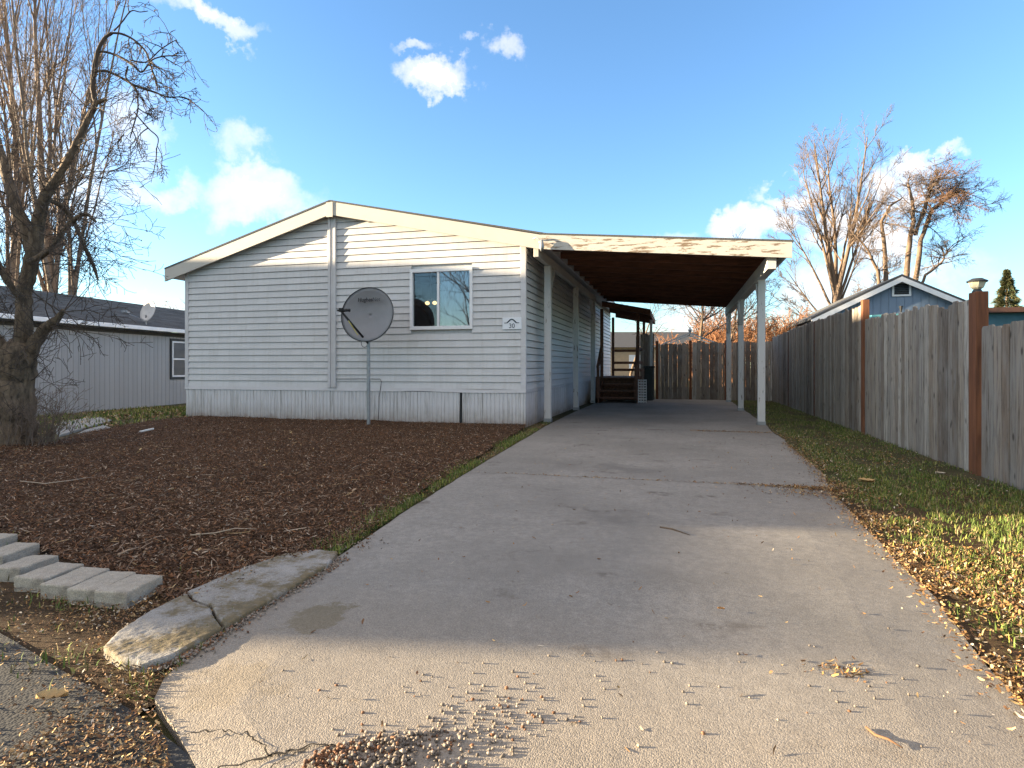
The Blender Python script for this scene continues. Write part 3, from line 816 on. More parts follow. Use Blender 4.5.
# front wall core with a real opening
mb = MB()
wt = .10
mb.prism_y([(XL+.01, ZS), (WX0, ZS), (WX0, soff(WX0)), (pk.x, soff(pk.x)), (XL+.01, soff(XL))], YF+.03, YF+wt)
mb.prism_y([(WX1, ZS), (XR-.01, ZS), (XR-.01, soff(XR)), (WX1, soff(WX1))], YF+.03, YF+wt)
mb.prism_y([(WX0, ZS), (WX1, ZS), (WX1, WZ0), (WX0, WZ0)], YF+.03, YF+wt)
mb.prism_y([(WX0, WZ1), (WX1, WZ1), (WX1, soff(WX1)), (WX0, soff(WX0))], YF+.03, YF+wt)
# other walls
mb.box(XR-wt, XR-.038, YF+wt, YB, ZS, soff(XR)+.02)
mb.box(XL+.038, XL+wt, YF+wt, YB, ZS, soff(XL)+.02)
mb.prism_y([(XL+wt, ZS), (XR-wt, ZS), (XR-wt, soff(XR)), (pk.x, soff(pk.x)), (XL+wt, soff(XL))], YB-wt, YB)
H(mb, 'wall', 'siding')
mb = MB(); courses(mb, XL+.07, XR-.07, ZS+.05, soff, [(WX0, WX1, WZ0, WZ1)], YF)
H(mb, 'front_siding', 'siding')
# side siding along +X face, courses
def side_courses(mbo, xw, sgn, y0, y1, zlo, zhi, step=.128):
    z = zlo
    while z < zhi-.01:
        zb = min(z+step, zhi); yy = np.linspace(y0, y1, int((y1-y0)/3.6)+1)
        for a, b in zip(yy[:-1], yy[1:]):
            b2 = b-.002
            xo = xw+sgn*.022; xi = xw+sgn*.0
            f = [(0, 1, 2, 3)] if sgn > 0 else [(3, 2, 1, 0)]
            mbo.add([(xo, a, z), (xo, b2, z), (xi, b2, zb-.015), (xi, a, zb-.015)], f)
            mbo.add([(xw-sgn*.020, a, z), (xw-sgn*.020, b2, z), (xo, b2, z), (xo, a, z)], f)
        z = zb
    return mbo
mb = MB(); side_courses(mb, XR-.012, 1, YF+.05, YB, ZS+.05, soff(XR)); H(mb, 'side_siding', 'siding')
mb = MB(); side_courses(mb, XL+.012, -1, YF+.05, YB, ZS+.05, soff(XL)); H(mb, 'side_siding', 'siding')
# trims
mb = MB(); mb.box(XL-.014, XL+.07, YF-.026, YF+.05, ZS-.02, soff(XL)+.02); H(mb, 'corner_trim', 'trim', bevel=.004)
mb = MB(); mb.box(XR-.075, XR+.022, YF-.026, YF+.055, ZS-.02, soff(XR)+.04); H(mb, 'corner_trim', 'trim', bevel=.004)
mx = onY(333, 380, YF).x
mb = MB(); mb.box(mx-.085, mx-.03, YF-.055, YF-.001, ZS+.05, soff(mx)-.0); mb.box(mx-.029, mx+.03, YF-.040, YF-.001, ZS+.05, soff(mx)); mb.box(mx+.031, mx+.085, YF-.055, YF-.001, ZS+.05, soff(mx)-.0)
H(mb, 'marriage_line_trim', 'trim', bevel=.004)
# bottom trim with a slight sag
mb = MB(); xs_ = np.linspace(XL-.012, XR+.016, 40)
for a, b in zip(xs_[:-1], xs_[1:]):
    za = ZS+.012*math.sin(a*2.3)*(a > -5); zb_ = ZS+.012*math.sin(b*2.3)*(b > -5)
    mb.hexa([(a, YF-.032, za-.01), (b, YF-.032, zb_-.01), (b, YF, zb_-.01), (a, YF, za-.01), (a, YF-.022, za+.052), (b, YF-.022, zb_+.052), (b, YF, zb_+.052), (a, YF, za+.052)])
mb.box(XR-.001, XR+.019, YF+.055, YB, ZS-.01, ZS+.05)
mb.box(XL-.019, XL+.001, YF+.055, YB, ZS-.01, ZS+.05)
H(mb, 'base_trim', 'trim')
# skirting, ribbed
def ribbed(mbo, a, b, fixed, axis, sgn, z0, z1, step=.085, gap=None):
    t = a; i = 0
    while t < b-.001:
        e = min(t+step*(1 if i % 3 else .8), b)
        if not (gap and gap[0] < (t+e)/2 < gap[1]):
            m0, m1 = t+.010, e-.010; d = .010*sgn
            prof = [(t, 0), (m0, d), (m1, d), (e, 0)]
            for (p, dp), (q, dq) in zip(prof[:-1], prof[1:]):
                if axis == 'x': vs = [(p, fixed+dp, z0), (q, fixed+dq, z0), (q, fixed+dq, z1), (p, fixed+dp, z1)]
                else: vs = [(fixed+dp, p, z0), (fixed+dq, q, z0), (fixed+dq, q, z1), (fixed+dp, p, z1)]
                mbo.add(vs, [(0, 1, 2, 3)])
        t = e; i += 1
gx = onY(461, 400, YF).x
mb = MB(); ribbed(mb, XL, gx-.02, YF-.006, 'x', -1, -.1, ZS-.008); ribbed(mb, gx+.025, XR-.02, YF-.006, 'x', -1, -.1, ZS-.008)
ribbed(mb, YF, YB, XR+.0, 'y', 1, -.1, ZS-.008)
ribbed(mb, YF, YB, XL-.0, 'y', -1, -.1, ZS-.008)
mb.box(XR-.02, XR+.014, YF-.018, YF+.03, -.1, ZS-.012)
H(mb, 'skirting', 'skirt')
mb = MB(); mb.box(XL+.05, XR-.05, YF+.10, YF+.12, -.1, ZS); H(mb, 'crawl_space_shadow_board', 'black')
mb = MB(); mb.add([(gx-.022, YF-.02, .0), (gx+.028, YF-.019, .0), (gx+.012, YF-.012, .30), (gx+.012, YF-.009, ZS-.01), (gx-.012, YF-.009, ZS-.01), (gx-.02, YF-.012, .30)], [(0, 1, 2, 3, 4, 5)])
H(mb, 'skirting_gap_dark', 'black')  # black sheet over the gap stands in for the dark inside
# roof slabs (shingle courses give a stepped edge)
def roof_plane(mbo, x0, x1, y0, y1, th=.05, dark=True):
    mbo.hexa([(x0, y0, roof_top(x0)-th), (x1, y0, roof_top(x1)-th), (x1, y1, roof_top(x1)-th), (x0, y1, roof_top(x0)-th), (x0, y0, roof_top(x0)), (x1, y0, roof_top(x1)), (x1, y1, roof_top(x1)), (x0, y1, roof_top(x0))])
mb = MB(); YC = 19.75
roof_plane(mb, le.x, pk.x, YR-.02, YB+.3, .03); roof_plane(mb, pk.x, -2.2, YR-.02, YB+.3, .03)
H(mb, 'roof', 'shingle')
# soffit / roof underside
mb = MB()
for x0, x1 in ((le.x+.02, pk.x), (pk.x, -2.24)):
    mb.hexa([(x0, YR+.03, roof_top(x0)-.20), (x1, YR+.03, roof_top(x1)-.20), (x1, YB+.25, roof_top(x1)-.20), (x0, YB+.25, roof_top(x0)-.20), (x0, YR+.03, roof_top(x0)-.032), (x1, YR+.03, roof_top(x1)-.032), (x1, YB+.25, roof_top(x1)-.032), (x0, YB+.25, roof_top(x0)-.032)])
H(mb, 'soffit', 'trim')
def rake(x0, x1, h0=.25):
    q = MB(); n = max(1, int(abs(x1-x0)/.5)); xx = np.linspace(x0, x1, n+1)
    for a, b in zip(xx[:-1], xx[1:]):
        ta, tb = roof_top(a)-.031, roof_top(b)-.031
        q.hexa([(a, YR-.012, ta-h0), (b, YR-.012, tb-h0), (b, YR+.025, tb-h0), (a, YR+.025, ta-h0), (a, YR-.012, ta), (b, YR-.012, tb), (b, YR+.025, tb), (a, YR+.025, ta)])
    return q
H(rake(le.x+.0, pk.x-.002), 'rake_board', 'fascia'); H(rake(pk.x+.002, re.x), 'rake_board', 'fascia')
mb = MB(); t = roof_top(pk.x); mb.prism_y([(pk.x-.07, t-.33), (pk.x+.07, t-.33), (pk.x+.07, t-.05), (pk.x-.07, t-.05)], YR-.026, YR-.013); H(mb, 'peak_plate', 'fascia')
mb = MB(); mb.box(-2.24, -2.20, YC+.02, YB+.3, roof_top(-2.2)-.21, roof_top(-2.2)-.034); H(mb, 'eave_board', 'fascia'); mb = MB(); mb.box(le.x, le.x+.02, YR+.03, YB+.3, roof_top(le.x)-.2, roof_top(le.x)-.034)
H(mb, 'eave_board', 'fascia')
# window
fr = MB(); t = .045
fr.box(WX0-.02, WX1+.02, YF-.045, YF+.03, WZ0-.03, WZ0+t-.01); fr.box(WX0-.02, WX1+.02, YF-.045, YF+.03, WZ1-t+.01, WZ1+.03)
fr.box(WX0-.02, WX0+t-.01, YF-.044, YF+.03, WZ0+t-.01, WZ1-t+.01); fr.box(WX1-t+.01, WX1+.02, YF-.044, YF+.03, WZ0+t-.01, WZ1-t+.01)
wf = H(fr, 'window', 'window_white', bevel=.004)
mxw = (WX0*.56+WX1*.44)+.02
def sub(mbo, name, mat, **k):
    o = mbo.build(name, mat, **k); o.parent = wf; return o
q = MB(); q.box(mxw-.022, mxw+.022, YF-.035, YF+.02, WZ0+t-.008, WZ1-t+.008); sub(q, 'mullion', 'window_white', bevel=.003)
q = MB(); q.box(WX0+t-.01, mxw-.022, YF+.012, YF+.016, WZ0+t-.01, WZ1-t+.01); sub(q, 'pane', 'glass')
q = MB(); q.box(mxw+.022, WX1-t+.01, YF-.012, YF-.008, WZ0+t-.01, WZ1-t+.01); sub(q, 'pane', 'glass_film')
q = MB()
for i in range(14):
    a = mxw+.03+(WX1-t-mxw-.02)*i/14; b = mxw+.03+(WX1-t-mxw-.02)*(i+1)/14
    q.add([(a, YF+.06+.0*(i % 2), WZ0), (b, YF+.06+.012*((i+1) % 2), WZ0), (b, YF+.06+.012*((i+1) % 2), WZ1), (a, YF+.06+.0, WZ1)], [(0, 1, 2, 3)])
sub(q, 'curtain', 'curtain')
# room behind the window
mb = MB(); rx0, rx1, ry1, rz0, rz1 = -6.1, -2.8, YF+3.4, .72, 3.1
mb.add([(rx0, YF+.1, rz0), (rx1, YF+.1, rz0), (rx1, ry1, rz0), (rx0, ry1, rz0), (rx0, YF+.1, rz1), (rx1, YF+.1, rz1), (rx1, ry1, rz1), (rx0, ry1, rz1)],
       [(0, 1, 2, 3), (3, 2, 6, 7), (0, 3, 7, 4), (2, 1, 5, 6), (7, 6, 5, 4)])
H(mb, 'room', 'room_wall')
# arch-backed seat seen through the open pane
lampp = onY(431, 303, YF+1.6)
lamp = empty('ceiling_lamp', (lampp.x, lampp.y, lampp.z), 0, 'lit ceiling lamp with two glowing glass shades seen through the window', 'lamp')
def uvs(mbo, c, r, n=10, m=7, sz=1.0, mi=0):
    vs = []; fs = []
    for i in range(m+1):
        a = math.pi*i/m
        for k in range(n):
            b = 2*math.pi*k/n; vs.append((c[0]+r*math.sin(a)*math.cos(b), c[1]+r*math.sin(a)*math.sin(b), c[2]+r*sz*math.cos(a)))
    for i in range(m):
        for k in range(n): fs.append((i*n+k, i*n+(k+1) % n, (i+1)*n+(k+1) % n, (i+1)*n+k)[::-1])
    return mbo.add(vs, fs, mi)
for dx in (-.085, .085):
    q = MB(); uvs(q, (dx, 0, 0), .05, sz=.8); q.build('lamp_shade', 'glow', parent=lamp, smooth=True)
q = MB(); q.tube([(0, 0, 3.1-lampp.z), (0, 0, .06)], .012); q.tube([(-.085, 0, .05), (-.04, 0, .09), (0, 0, .07), (.04, 0, .09), (.085, 0, .05)], .01)
q.build('lamp_stem', 'metal', parent=lamp)
c0 = onY(409, 331, YF+1.2)
chair = empty('armchair', (c0.x, c0.y, rz0), 0, 'dark round-backed armchair seen low in the left window pane', 'chair')
q = MB(); prof = [(-.52, 0)]+[(-.52*math.cos(math.pi*i/16), (c0.z-rz0-.2)+.78*math.sin(math.pi*i/16)) for i in range(17)]+[(.52, 0)]
q.prism_y(prof[::-1], .0, .16); q.build('backrest', 'chip_dark', parent=chair, bevel=.03)
q = MB(); q.box(-.42, .42, .165, .75, .25, .45); q.build('seat', 'chip_dark', parent=chair, bevel=.04)
for sx in (-.36, .36):
    for sy in (.22, .68): q = MB(); q.box(sx-.03, sx+.03, sy-.03, sy+.03, 0, .245); q.build('leg', 'chip_dark', parent=chair)

# number sign on the wall
s0 = onY(503, 319, YF-.03); s1 = onY(521, 328, YF-.03)
def text_mesh(txt, size, parent, mat, name='lettering', depth=.001, bold=.0, sx=1.0):
    cu = bpy.data.curves.new('t', 'FONT'); cu.body = txt; cu.size = size; cu.extrude = depth; cu.align_x = 'CENTER'; cu.align_y = 'CENTER'; cu.offset = bold
    ob = bpy.data.objects.new('t', cu); COL.objects.link(ob)
    bpy.context.view_layer.update()
    me = bpy.data.meshes.new_from_object(ob.evaluated_get(bpy.context.evaluated_depsgraph_get()))
    bpy.data.objects.remove(ob); me.materials.clear(); me.materials.append(M[mat])
    o = bpy.data.objects.new(name, me); COL.objects.link(o); o.parent = parent; o.scale = (sx, 1, 1)
    return o
sw, sh = s1.x-s0.x+.02, (s0.z-s1.z)+.04
sign = empty('house_number_sign', ((s0.x+s1.x)/2, YF-.038, (s0.z+s1.z)/2), 0, 'small white house number plaque reading 30 under a dark mountain outline', 'sign')
q = MB(); q.box(-sw/2, sw/2, 0, .012, -sh/2, sh/2); q.build('plaque', 'sign_white', parent=sign, bevel=.003)
q = MB()
ar = [(-.14, .0), (-.09, .0), (-.03, .055), (0, .067), (.03, .052), (.085, .0), (.135, .0)]
for a, b in zip(ar[:-1], ar[1:]): q.bar((a[0], -.002, a[1]+.01), (b[0], -.002, b[1]+.01), .003, .012 if abs(a[0]) > .1 or abs(b[0]) > .1 else .022, up=(0, 0, 1))
q.build('mountain_mark', 'sign_ink', parent=sign)
o = text_mesh('30', .115, sign, 'sign_ink'); o.rotation_euler = (math.pi/2, 0, 0); o.location = (0, -.003, -.045)
# cable on the wall
a = onY(336, 379, YF-.03); b = onY(380, 379, YF-.03); c = onY(378, 418, YF-.04)
mb = MB(); mb.tube([a, (a+b)/2+Vector((0, 0, .004)), b, b+Vector((.03, 0, -.05)), b+Vector((-.02, 0, -.35)), Vector((c.x+.02, c.y, .25)), Vector((c.x, c.y, .02))], .005, 5)
tag(mb.build('wall_cable', 'black', smooth=True), 'thin black cable running along the siding and down the skirting', 'cable')

# ================================================================ SATELLITE DISH
db = onY(368.5, 423, 9.85); dist = 9.85
dish = empty('satellite_dish', (db.x, dist, 0), 0, 'large grey satellite dish on a metal pole standing in the bark bed', 'satellite dish')
dc = onY(368, 315, dist)
q = MB(); q.tube([(0, 0, -.1), (0, 0, dc.z-.30)], .032, 28); q.build('pole', 'metal', parent=dish)
d1 = dc.y/ (CT+((368-512)/F)*ST)
rw, rh = 29.5*d1/F, 27*d1/F
ref = MB(); nr, na = 8, 48
for i in range(nr+1):
    r = i/nr
    for k in range(na):
        t = 2*math.pi*k/na
        ref.v.append((rw*r*math.cos(t), .16*(1-r*r)*rw*1.2, rh*r*math.sin(t)))
for i in range(nr):
    for k in range(na):
        a_ = i*na+k; b_ = i*na+(k+1) % na; ref.f.append((a_, b_, b_+na, a_+na)); ref.mi.append(0)
ro = ref.build('reflector', 'dish', parent=dish, smooth=True, loc=(.035, -.12, dc.z))
so = ro.modifiers.new('s', 'SOLIDIFY'); so.thickness = .014; so.offset = 1
ro.rotation_euler = (R(-6), 0, R(-14+10))
q = MB(); ring = [(rw*1.0*math.cos(2*math.pi*k/na), -.004, rh*math.sin(2*math.pi*k/na)) for k in range(na+1)]
q.tube(ring, .008, 6, cap=False); q.build('rim', 'dark_trim', parent=ro, smooth=True)
tx = text_mesh('Hughes', .10, ro, 'black', bold=.0022); tx.rotation_euler = (math.pi/2, 0, 0); tx.location = (-.045, .012, rh*.56)
tx.location = (-.06, .012, rh*.55)
tx2 = text_mesh('Net', .096, ro, 'dark_trim'); tx2.rotation_euler = (math.pi/2, 0, 0); tx2.location = (.165, .012, rh*.55)
q = MB(); q.box(-.07, .07, -.02, .12, dc.z-.36, dc.z-.16); q.tube([(0, .07, dc.z-.3), (0, .1, dc.z-.05)], .03, 8); q.build('mount_bracket', 'dark_trim', parent=dish, bevel=.008)
fe = onY(341, 311, dist-.55); fb = Vector((-.02, -.10, dc.z-.56))
fe = Vector((fe.x-db.x, fe.y-dist, fe.z))
q = MB(); q.tube([fb+Vector((.02, .08, .06)), fe], .020, 8); q.build('feed_arm', 'black', parent=dish, smooth=True)
q = MB(); q.tube([fb.lerp(fe, .3)+Vector((.014, -.02, .014)), fb.lerp(fe, .7)+Vector((.014, -.02, .018))], .008, 6); q.build('feed_cable', 'yellow', parent=dish)
q = MB(); q.tube([fe+Vector((-.07, 0, .01)), fe+Vector((.0, 0, 0)), fe+Vector((.07, .07, .02))], [.014, .022, .028], 10); q.box(fe.x-.03, fe.x+.04, fe.y-.02, fe.y+.02, fe.z+.014, fe.z+.05)
q.tube([fe+Vector((.05, .05, .02)), fe+Vector((.10, .12, .02))], [.02, .03], 10); q.build('feed_horn', 'black', parent=dish)
q = MB(); cc = [(-.02+.06*math.cos(t)*1.0-.05, -.02, dc.z-.50+.075*math.sin(t)) for t in np.linspace(1.3, 6.6, 12)]
q.tube(cc, .005, 5); q.build('loose_cable', 'black', parent=dish, smooth=True)

# ================================================================ CARPORT
cp = empty('carport', (-.4, YR, 0), 0, 'attached carport with a low sloping roof on peeling white posts over the driveway', 'carport')
def C(mb, name, mat, **k):
    o = mb.build(name, mat, **k); recentre(o, cp); return o
X1 = ce.x
mb = MB(); roof_plane(mb, -2.2, X1+.02, YR-.02, YC, .03); C(mb, 'roof', 'shingle')
q = rake(re.x+.0, X1, .25); C(q, 'front_fascia', 'fascia_peel')
mb = MB(); t0 = roof_top(X1)
mb.box(X1-.04, X1-.002, YR+.026, YC, t0-.20, t0-.034); C(mb, 'side_fascia', 'fascia_peel')
mb = MB()
mb.hexa([(-2.2, YC-.04, roof_top(-2.2)-.22), (X1-.04, YC-.04, t0-.20), (X1-.04, YC-.005, t0-.20), (-2.2, YC-.005, roof_top(-2.2)-.22), (-2.2, YC-.04, roof_top(-2.2)-.034), (X1-.04, YC-.04, t0-.034), (X1-.04, YC-.005, t0-.034), (-2.2, YC-.005, roof_top(-2.2)-.034)])
C(mb, 'back_fascia', 'ceiling')
mb = MB()     # deck boards (dark stained)
yb = np.arange(YR+.03, YC-.05, .30)
for y in yb:
    y2 = min(y+.294, YC-.045)
    mb.hexa([(-2.19, y, roof_top(-2.19)-.055), (X1-.045, y, t0-.055), (X1-.045, y2, t0-.055), (-2.19, y2, roof_top(-2.19)-.055), (-2.19, y, roof_top(-2.19)-.033), (X1-.045, y, t0-.033), (X1-.045, y2, t0-.033), (-2.19, y2, roof_top(-2.19)-.033)])
C(mb, 'ceiling_boards', 'ceiling')
HXR = 1.45; HXL = -2.40
for y in np.arange(YR+.7, YC-.3, .81):
    mb = MB()
    mb.hexa([(-2.30, y-.02, roof_top(-2.3)-.185), (HXR+.18, y-.02, roof_top(HXR+.18)-.185), (HXR+.18, y+.02, roof_top(HXR+.18)-.185), (-2.30, y+.02, roof_top(-2.3)-.185), (-2.30, y-.02, roof_top(-2.3)-.057), (HXR+.18, y-.02, roof_top(HXR+.18)-.057), (HXR+.18, y+.02, roof_top(HXR+.18)-.057), (-2.30, y+.02, roof_top(-2.3)-.057)])
    C(mb, 'rafter', 'ceiling')
hbR = roof_top(HXR)-.19
mb = MB(); mb.box(HXR-.07, HXR+.07, 10.56, YC-.1, hbR-.26, hbR-.04); C(mb, 'header_beam', 'post_paint', bevel=.006)
hbL = 3.14
mb = MB(); mb.box(HXL-.045, HXL+.045, YR+.03, 18.25, hbL-.16, hbL); C(mb, 'header_beam', 'fascia', bevel=.006)
def post(x, y, top, br):
    mb = MB(); s = .062
    mb.box(x-s, x+s, y-s, y+s, 0.0, top)
    p = C(mb, 'post', 'post_paint', bevel=.006)
    mb = MB(); mb.box(x-s-.008, x+s+.008, y-s-.008, y+s+.008, 0, .07); q = mb.build('post_base', 'metal'); q.parent = p
    for sg in br:
        mb = MB(); mb.bar((x, y+sg*.06, top-.55), (x, y+sg*.5, top+.02), .07, .085, up=(1, 0, 0)); C(mb, 'knee_brace', 'post_paint')
for y, br in ((11.85, (1,)), (15.6, (-1, 1)), (19.3, (-1,))): post(HXR, y, hbR-.255, br)
for y, br in ((11.5, (1,)), (14.85, ()), (17.95, (-1,))): post(HXL+.0, y, hbL-.155, br)
# ornamental hook on the left end of the beam
p = onY(540, 240, YR-.05)
mb = MB(); mb.tube([p+Vector((-.12, 0, .02)), p+Vector((-.06, -.02, .05)), p+Vector((0, -.03, .0)), p+Vector((.05, -.03, -.02)), p+Vector((.03, -.02, -.06)), p+Vector((-.02, -.01, -.03))], .012, 6)
mb.tube([p+Vector((.04, -.03, -.0)), p+Vector((.04, -.03, -.13)), p+Vector((.03, -.03, -.2))], [.02, .045, .02], 8)
tag(mb.build('lamp_bracket', 'metal', smooth=True), 'small curled metal bracket on the corner where house and carport fascia meet', 'bracket')

# ================================================================ PORCH
XP0, XP1, YP0, YP1 = -2.50, -1.16, 18.75, 22.1
porch = empty('porch', ((XP0+XP1)/2, 18.3, 0), 0, 'dark brown wooden porch with steps and railings at the back of the carport', 'porch')
def Pp(mb, name, mat, **k):
    o = mb.build(name, mat, **k); recentre(o, porch); return o
dz = .74
for i in range(4):
    zt_ = .185*(i+1)
    mb = MB(); y0 = 17.75+.27*i
    mb.box(-2.2, -1.14, y0, y0+.30, zt_-.04, zt_); Pp(mb, 'step', 'deck')
mb = MB(); mb.hexa([(-2.24, 17.75, 0), (-2.205, 17.75, 0), (-2.205, 18.85, 0), (-2.24, 18.85, 0), (-2.24, 17.75, .14), (-2.205, 17.75, .14), (-2.205, 18.85, .72), (-2.24, 18.85, .72)])
Pp(mb, 'stringer', 'deck'); mb = MB(); mb.hexa([(-1.14, 17.75, 0), (-1.10, 17.75, 0), (-1.10, 18.85, 0), (-1.14, 18.85, 0), (-1.14, 17.75, .14), (-1.10, 17.75, .14), (-1.10, 18.85, .72), (-1.14, 18.85, .72)])
Pp(mb, 'stringer', 'deck')
mb = MB()
for i, y in enumerate(np.arange(18.84, YP1, .145)): mb.box(XP0, XP1, y, y+.138, dz-.035, dz)
Pp(mb, 'deck_floor', 'deck')
mb = MB(); mb.box(XP0, XP1, 18.9, 18.94, .05, dz-.04); mb.box(XP1-.04, XP1, 18.95, YP1, .05, dz-.04); Pp(mb, 'deck_skirt', 'deck')
for x in (-2.24, XP1+.0):
    for y in (YP0, YP1):
        mb = MB(); mb.box(x-.045, x+.045, y-.045, y+.045, 0, 2.82); Pp(mb, 'post', 'deck')
for x in (-2.24, XP1):
    mb = MB(); mb.bar((x, 17.8, 1.05), (x, 18.7, 1.66), .09, .04); mb.box(x-.04, x+.04, 17.78, 17.86, .15, 1.08)
    Pp(mb, 'stair_rail', 'deck')
mb = MB()
for z in (.95, 1.2, 1.63):
    mb.box(XP1-.02, XP1+.02, YP0+.05, YP1-.05, z-.04, z+.04)
    mb.box(-2.19, XP1-.05, YP1-.02, YP1+.02, z-.045, z+.045)
Pp(mb, 'railing', 'deck')
# porch roof
mb = MB(); x0, x1 = -2.19, -.78
zz = lambda x: 3.02-(x-x0)*.20
mb.hexa([(x0, 18.3, zz(x0)-.03), (x1, 18.3, zz(x1)-.03), (x1, 22.5, zz(x1)-.03), (x0, 22.5, zz(x0)-.03), (x0, 18.3, zz(x0)), (x1, 18.3, zz(x1)), (x1, 22.5, zz(x1)), (x0, 22.5, zz(x0))])
Pp(mb, 'porch_roof', 'shingle')
mb = MB()
for y in (18.32, 20.4, 22.45):
    mb.hexa([(x0, y-.02, zz(x0)-.17), (x1, y-.02, zz(x1)-.17), (x1, y+.02, zz(x1)-.17), (x0, y+.02, zz(x0)-.17), (x0, y-.02, zz(x0)-.032), (x1, y-.02, zz(x1)-.032), (x1, y+.02, zz(x1)-.032), (x0, y+.02, zz(x0)-.032)])
mb.box(x1-.04, x1-.002, 18.35, 22.43, zz(x1)-.15, zz(x1)-.034)
Pp(mb, 'roof_frame', 'deck')
# white pole, lattice, tarp
b = G(650, 398); 
mb = MB(); mb.box(-.84-.04, -.84+.04, 20.3, 20.38, 0, 2.58); tag(mb.build('porch_support_pole', 'post_paint', bevel=.005), 'slim white pole holding the outer corner of the porch roof', 'pole')
lat = MB()
for i in range(9):
    z = .06+i*.075
    lat.box(-1.09, -.85, 17.62, 17.635, z, z+.035)
for i in range(4):
    x = -1.09+i*.072; lat.box(x, x+.024, 17.637, 17.65, .03, .70)
tag(lat.build('lattice_panel', 'post_paint'), 'white lattice panel standing beside the porch steps', 'lattice')
bn = empty('storage_bin', (-.86, 19.6, 0), 0, 'dark grey-green storage bin tucked beside the porch behind the lattice', 'bin')
mb = MB(); mb.prism_z([(-1.0, 19.3), (-.74, 19.3), (-.72, 19.9), (-1.02, 19.9)], .02, 1.02); recentre(mb.build('bin_body', 'green_tarp', bevel=.02), bn)
mb = MB(); mb.box(-1.03, -.70, 19.27, 19.93, 1.024, 1.08); recentre(mb.build('lid', 'green_tarp', bevel=.015), bn)
b = onY(663, 365, 20.5)
mb = MB(); mb.tube([(b.x, 20.5, 0), (b.x, 20.5, b.z-.04), (b.x+.02, 20.47, b.z), (b.x+.02, 20.42, b.z-.03)], .016, 8)
tag(mb.build('standpipe', 'metal', smooth=True), 'thin grey metal standpipe in front of the back fence', 'pipe')

# ================================================================ FENCES
FX = 2.87; FY = 20.9
def board(mb, axis, t, w, fixed, thick, z0, z1, sg):
    ear = .025; lean = random.uniform(-.008, .008)
    prof = [(t, z0), (t+w, z0), (t+w+lean, z1-ear), (t+w-ear+lean, z1), (t+ear+lean, z1), (t+lean, z1-ear)]
    if axis == 'y': mb.prism_x(prof, fixed, fixed+thick)
    else: mb.prism_y(prof, fixed, fixed+thick)
def section(mb, axis, a, b, fixed, zt_a, zt_b, z0=-.04, amp=.018):
    t = a
    while t < b-.04:
        w = random.uniform(.125, .146); w = min(w, b-t)
        z1 = zt_a+(zt_b-zt_a)*(t-a)/(b-a)+random.gauss(0, amp)
        board(mb, axis, t, w-random.uniform(.002, .010), fixed+random.uniform(0, .012), .018, z0+random.uniform(0, .03), z1, 1); t += w
fence = empty('board_fence', (FX, 12, 0), 0, 'long weathered grey board fence running down the right side of the driveway', 'fence')
def Fc(mb, name, mat, root=fence, **k):
    o = mb.build(name, mat, **k); recentre(o, root); return o
YS = [(2.0, 7.04, 1.42, 1.44), (7.26, 10.94, 1.745, 1.82), (11.07, 14.6, 2.04, 2.05), (14.72, 17.9, 2.06, 2.03), (18.0, 20.85, 2.02, 1.98)]
for a, b, za, zb_ in YS:
    mb = MB(); section(mb, 'y', a, b, FX, za, zb_); Fc(mb, 'board_panel', 'fence')
    for z in (.35, max(za, zb_)*.85):
        mb = MB(); mb.box(FX+.035, FX+.075, a, b, z-.045, z+.045); Fc(mb, 'rail', 'fence')
mb = MB(); mb.box(FX-.012, FX+.085, 10.945, 11.065, -.05, 2.13); Fc(mb, 'post', 'cedar', bevel=.006)
mb = MB(); mb.box(FX-.018, FX+.09, 7.065, 7.235, -.05, 1.80); Fc(mb, 'post', 'cedar', bevel=.006)
for y, z in ((14.66, 2.05), (17.95, 2.0)):
    mb = MB(); mb.box(FX-.004, FX+.085, y-.055, y+.055, -.05, z); Fc(mb, 'post', 'deck', bevel=.006)
back = empty('back_fence', (.5, FY, 0), 0, 'shorter weathered board fence closing off the far end behind the carport', 'fence')
xa = onY(655, 400, FY).x
px_b = [onY(q, 400, FY).x for q in (657, 690.5, 726)]
e = [xa]+px_b[1:]+[FX-.02]
for a, b in zip(e[:-1], e[1:]):
    mb = MB(); section(mb, 'x', a+.05, (b-.05 if b < 2.5 else FX+.06), FY, 1.86, 1.86, amp=.03); Fc(mb, 'board_panel', 'fence', back)
    for z in (.35, 1.5):
        mb = MB(); mb.box(a+.05, b-.05, FY+.035, FY+.075, z-.045, z+.045); Fc(mb, 'rail', 'fence', back)
for x in px_b:
    mb = MB(); mb.box(x-.045, x+.045, FY-.012, FY+.08, -.05, 1.92); Fc(mb, 'post', 'cedar', back, bevel=.006)
# taller gate piece next to the porch
mb = MB(); section(mb, 'x', xa-.62, xa-.02, FY-.1, 2.15, 2.15); 
tag(mb.build('gate_panel', 'fence'), 'narrow taller board panel between the porch and the back fence', 'gate')
# solar lantern on post
lt = empty('post_lantern', (FX+.025, 7.15, 1.80), 0, 'solar lantern with a dark cap on top of the thick reddish fence post', 'lantern')
q = MB(); q.tube([(0, 0, .0), (0, 0, .015), (0, 0, .03)], [.045, .04, .03], 12); q.build('base', 'dark_trim', parent=lt)
q = MB(); q.tube([(0, 0, .03), (0, 0, .045), (0, 0, .10)], [.035, .055, .075], 8); q.build('lamp_glass', 'lantern_glass', parent=lt)
q = MB(); q.tube([(0, 0, .10), (0, 0, .112), (0, 0, .128), (0, 0, .138)], [.088, .092, .06, .045], 16); q.build('cap', 'dark_trim', parent=lt)

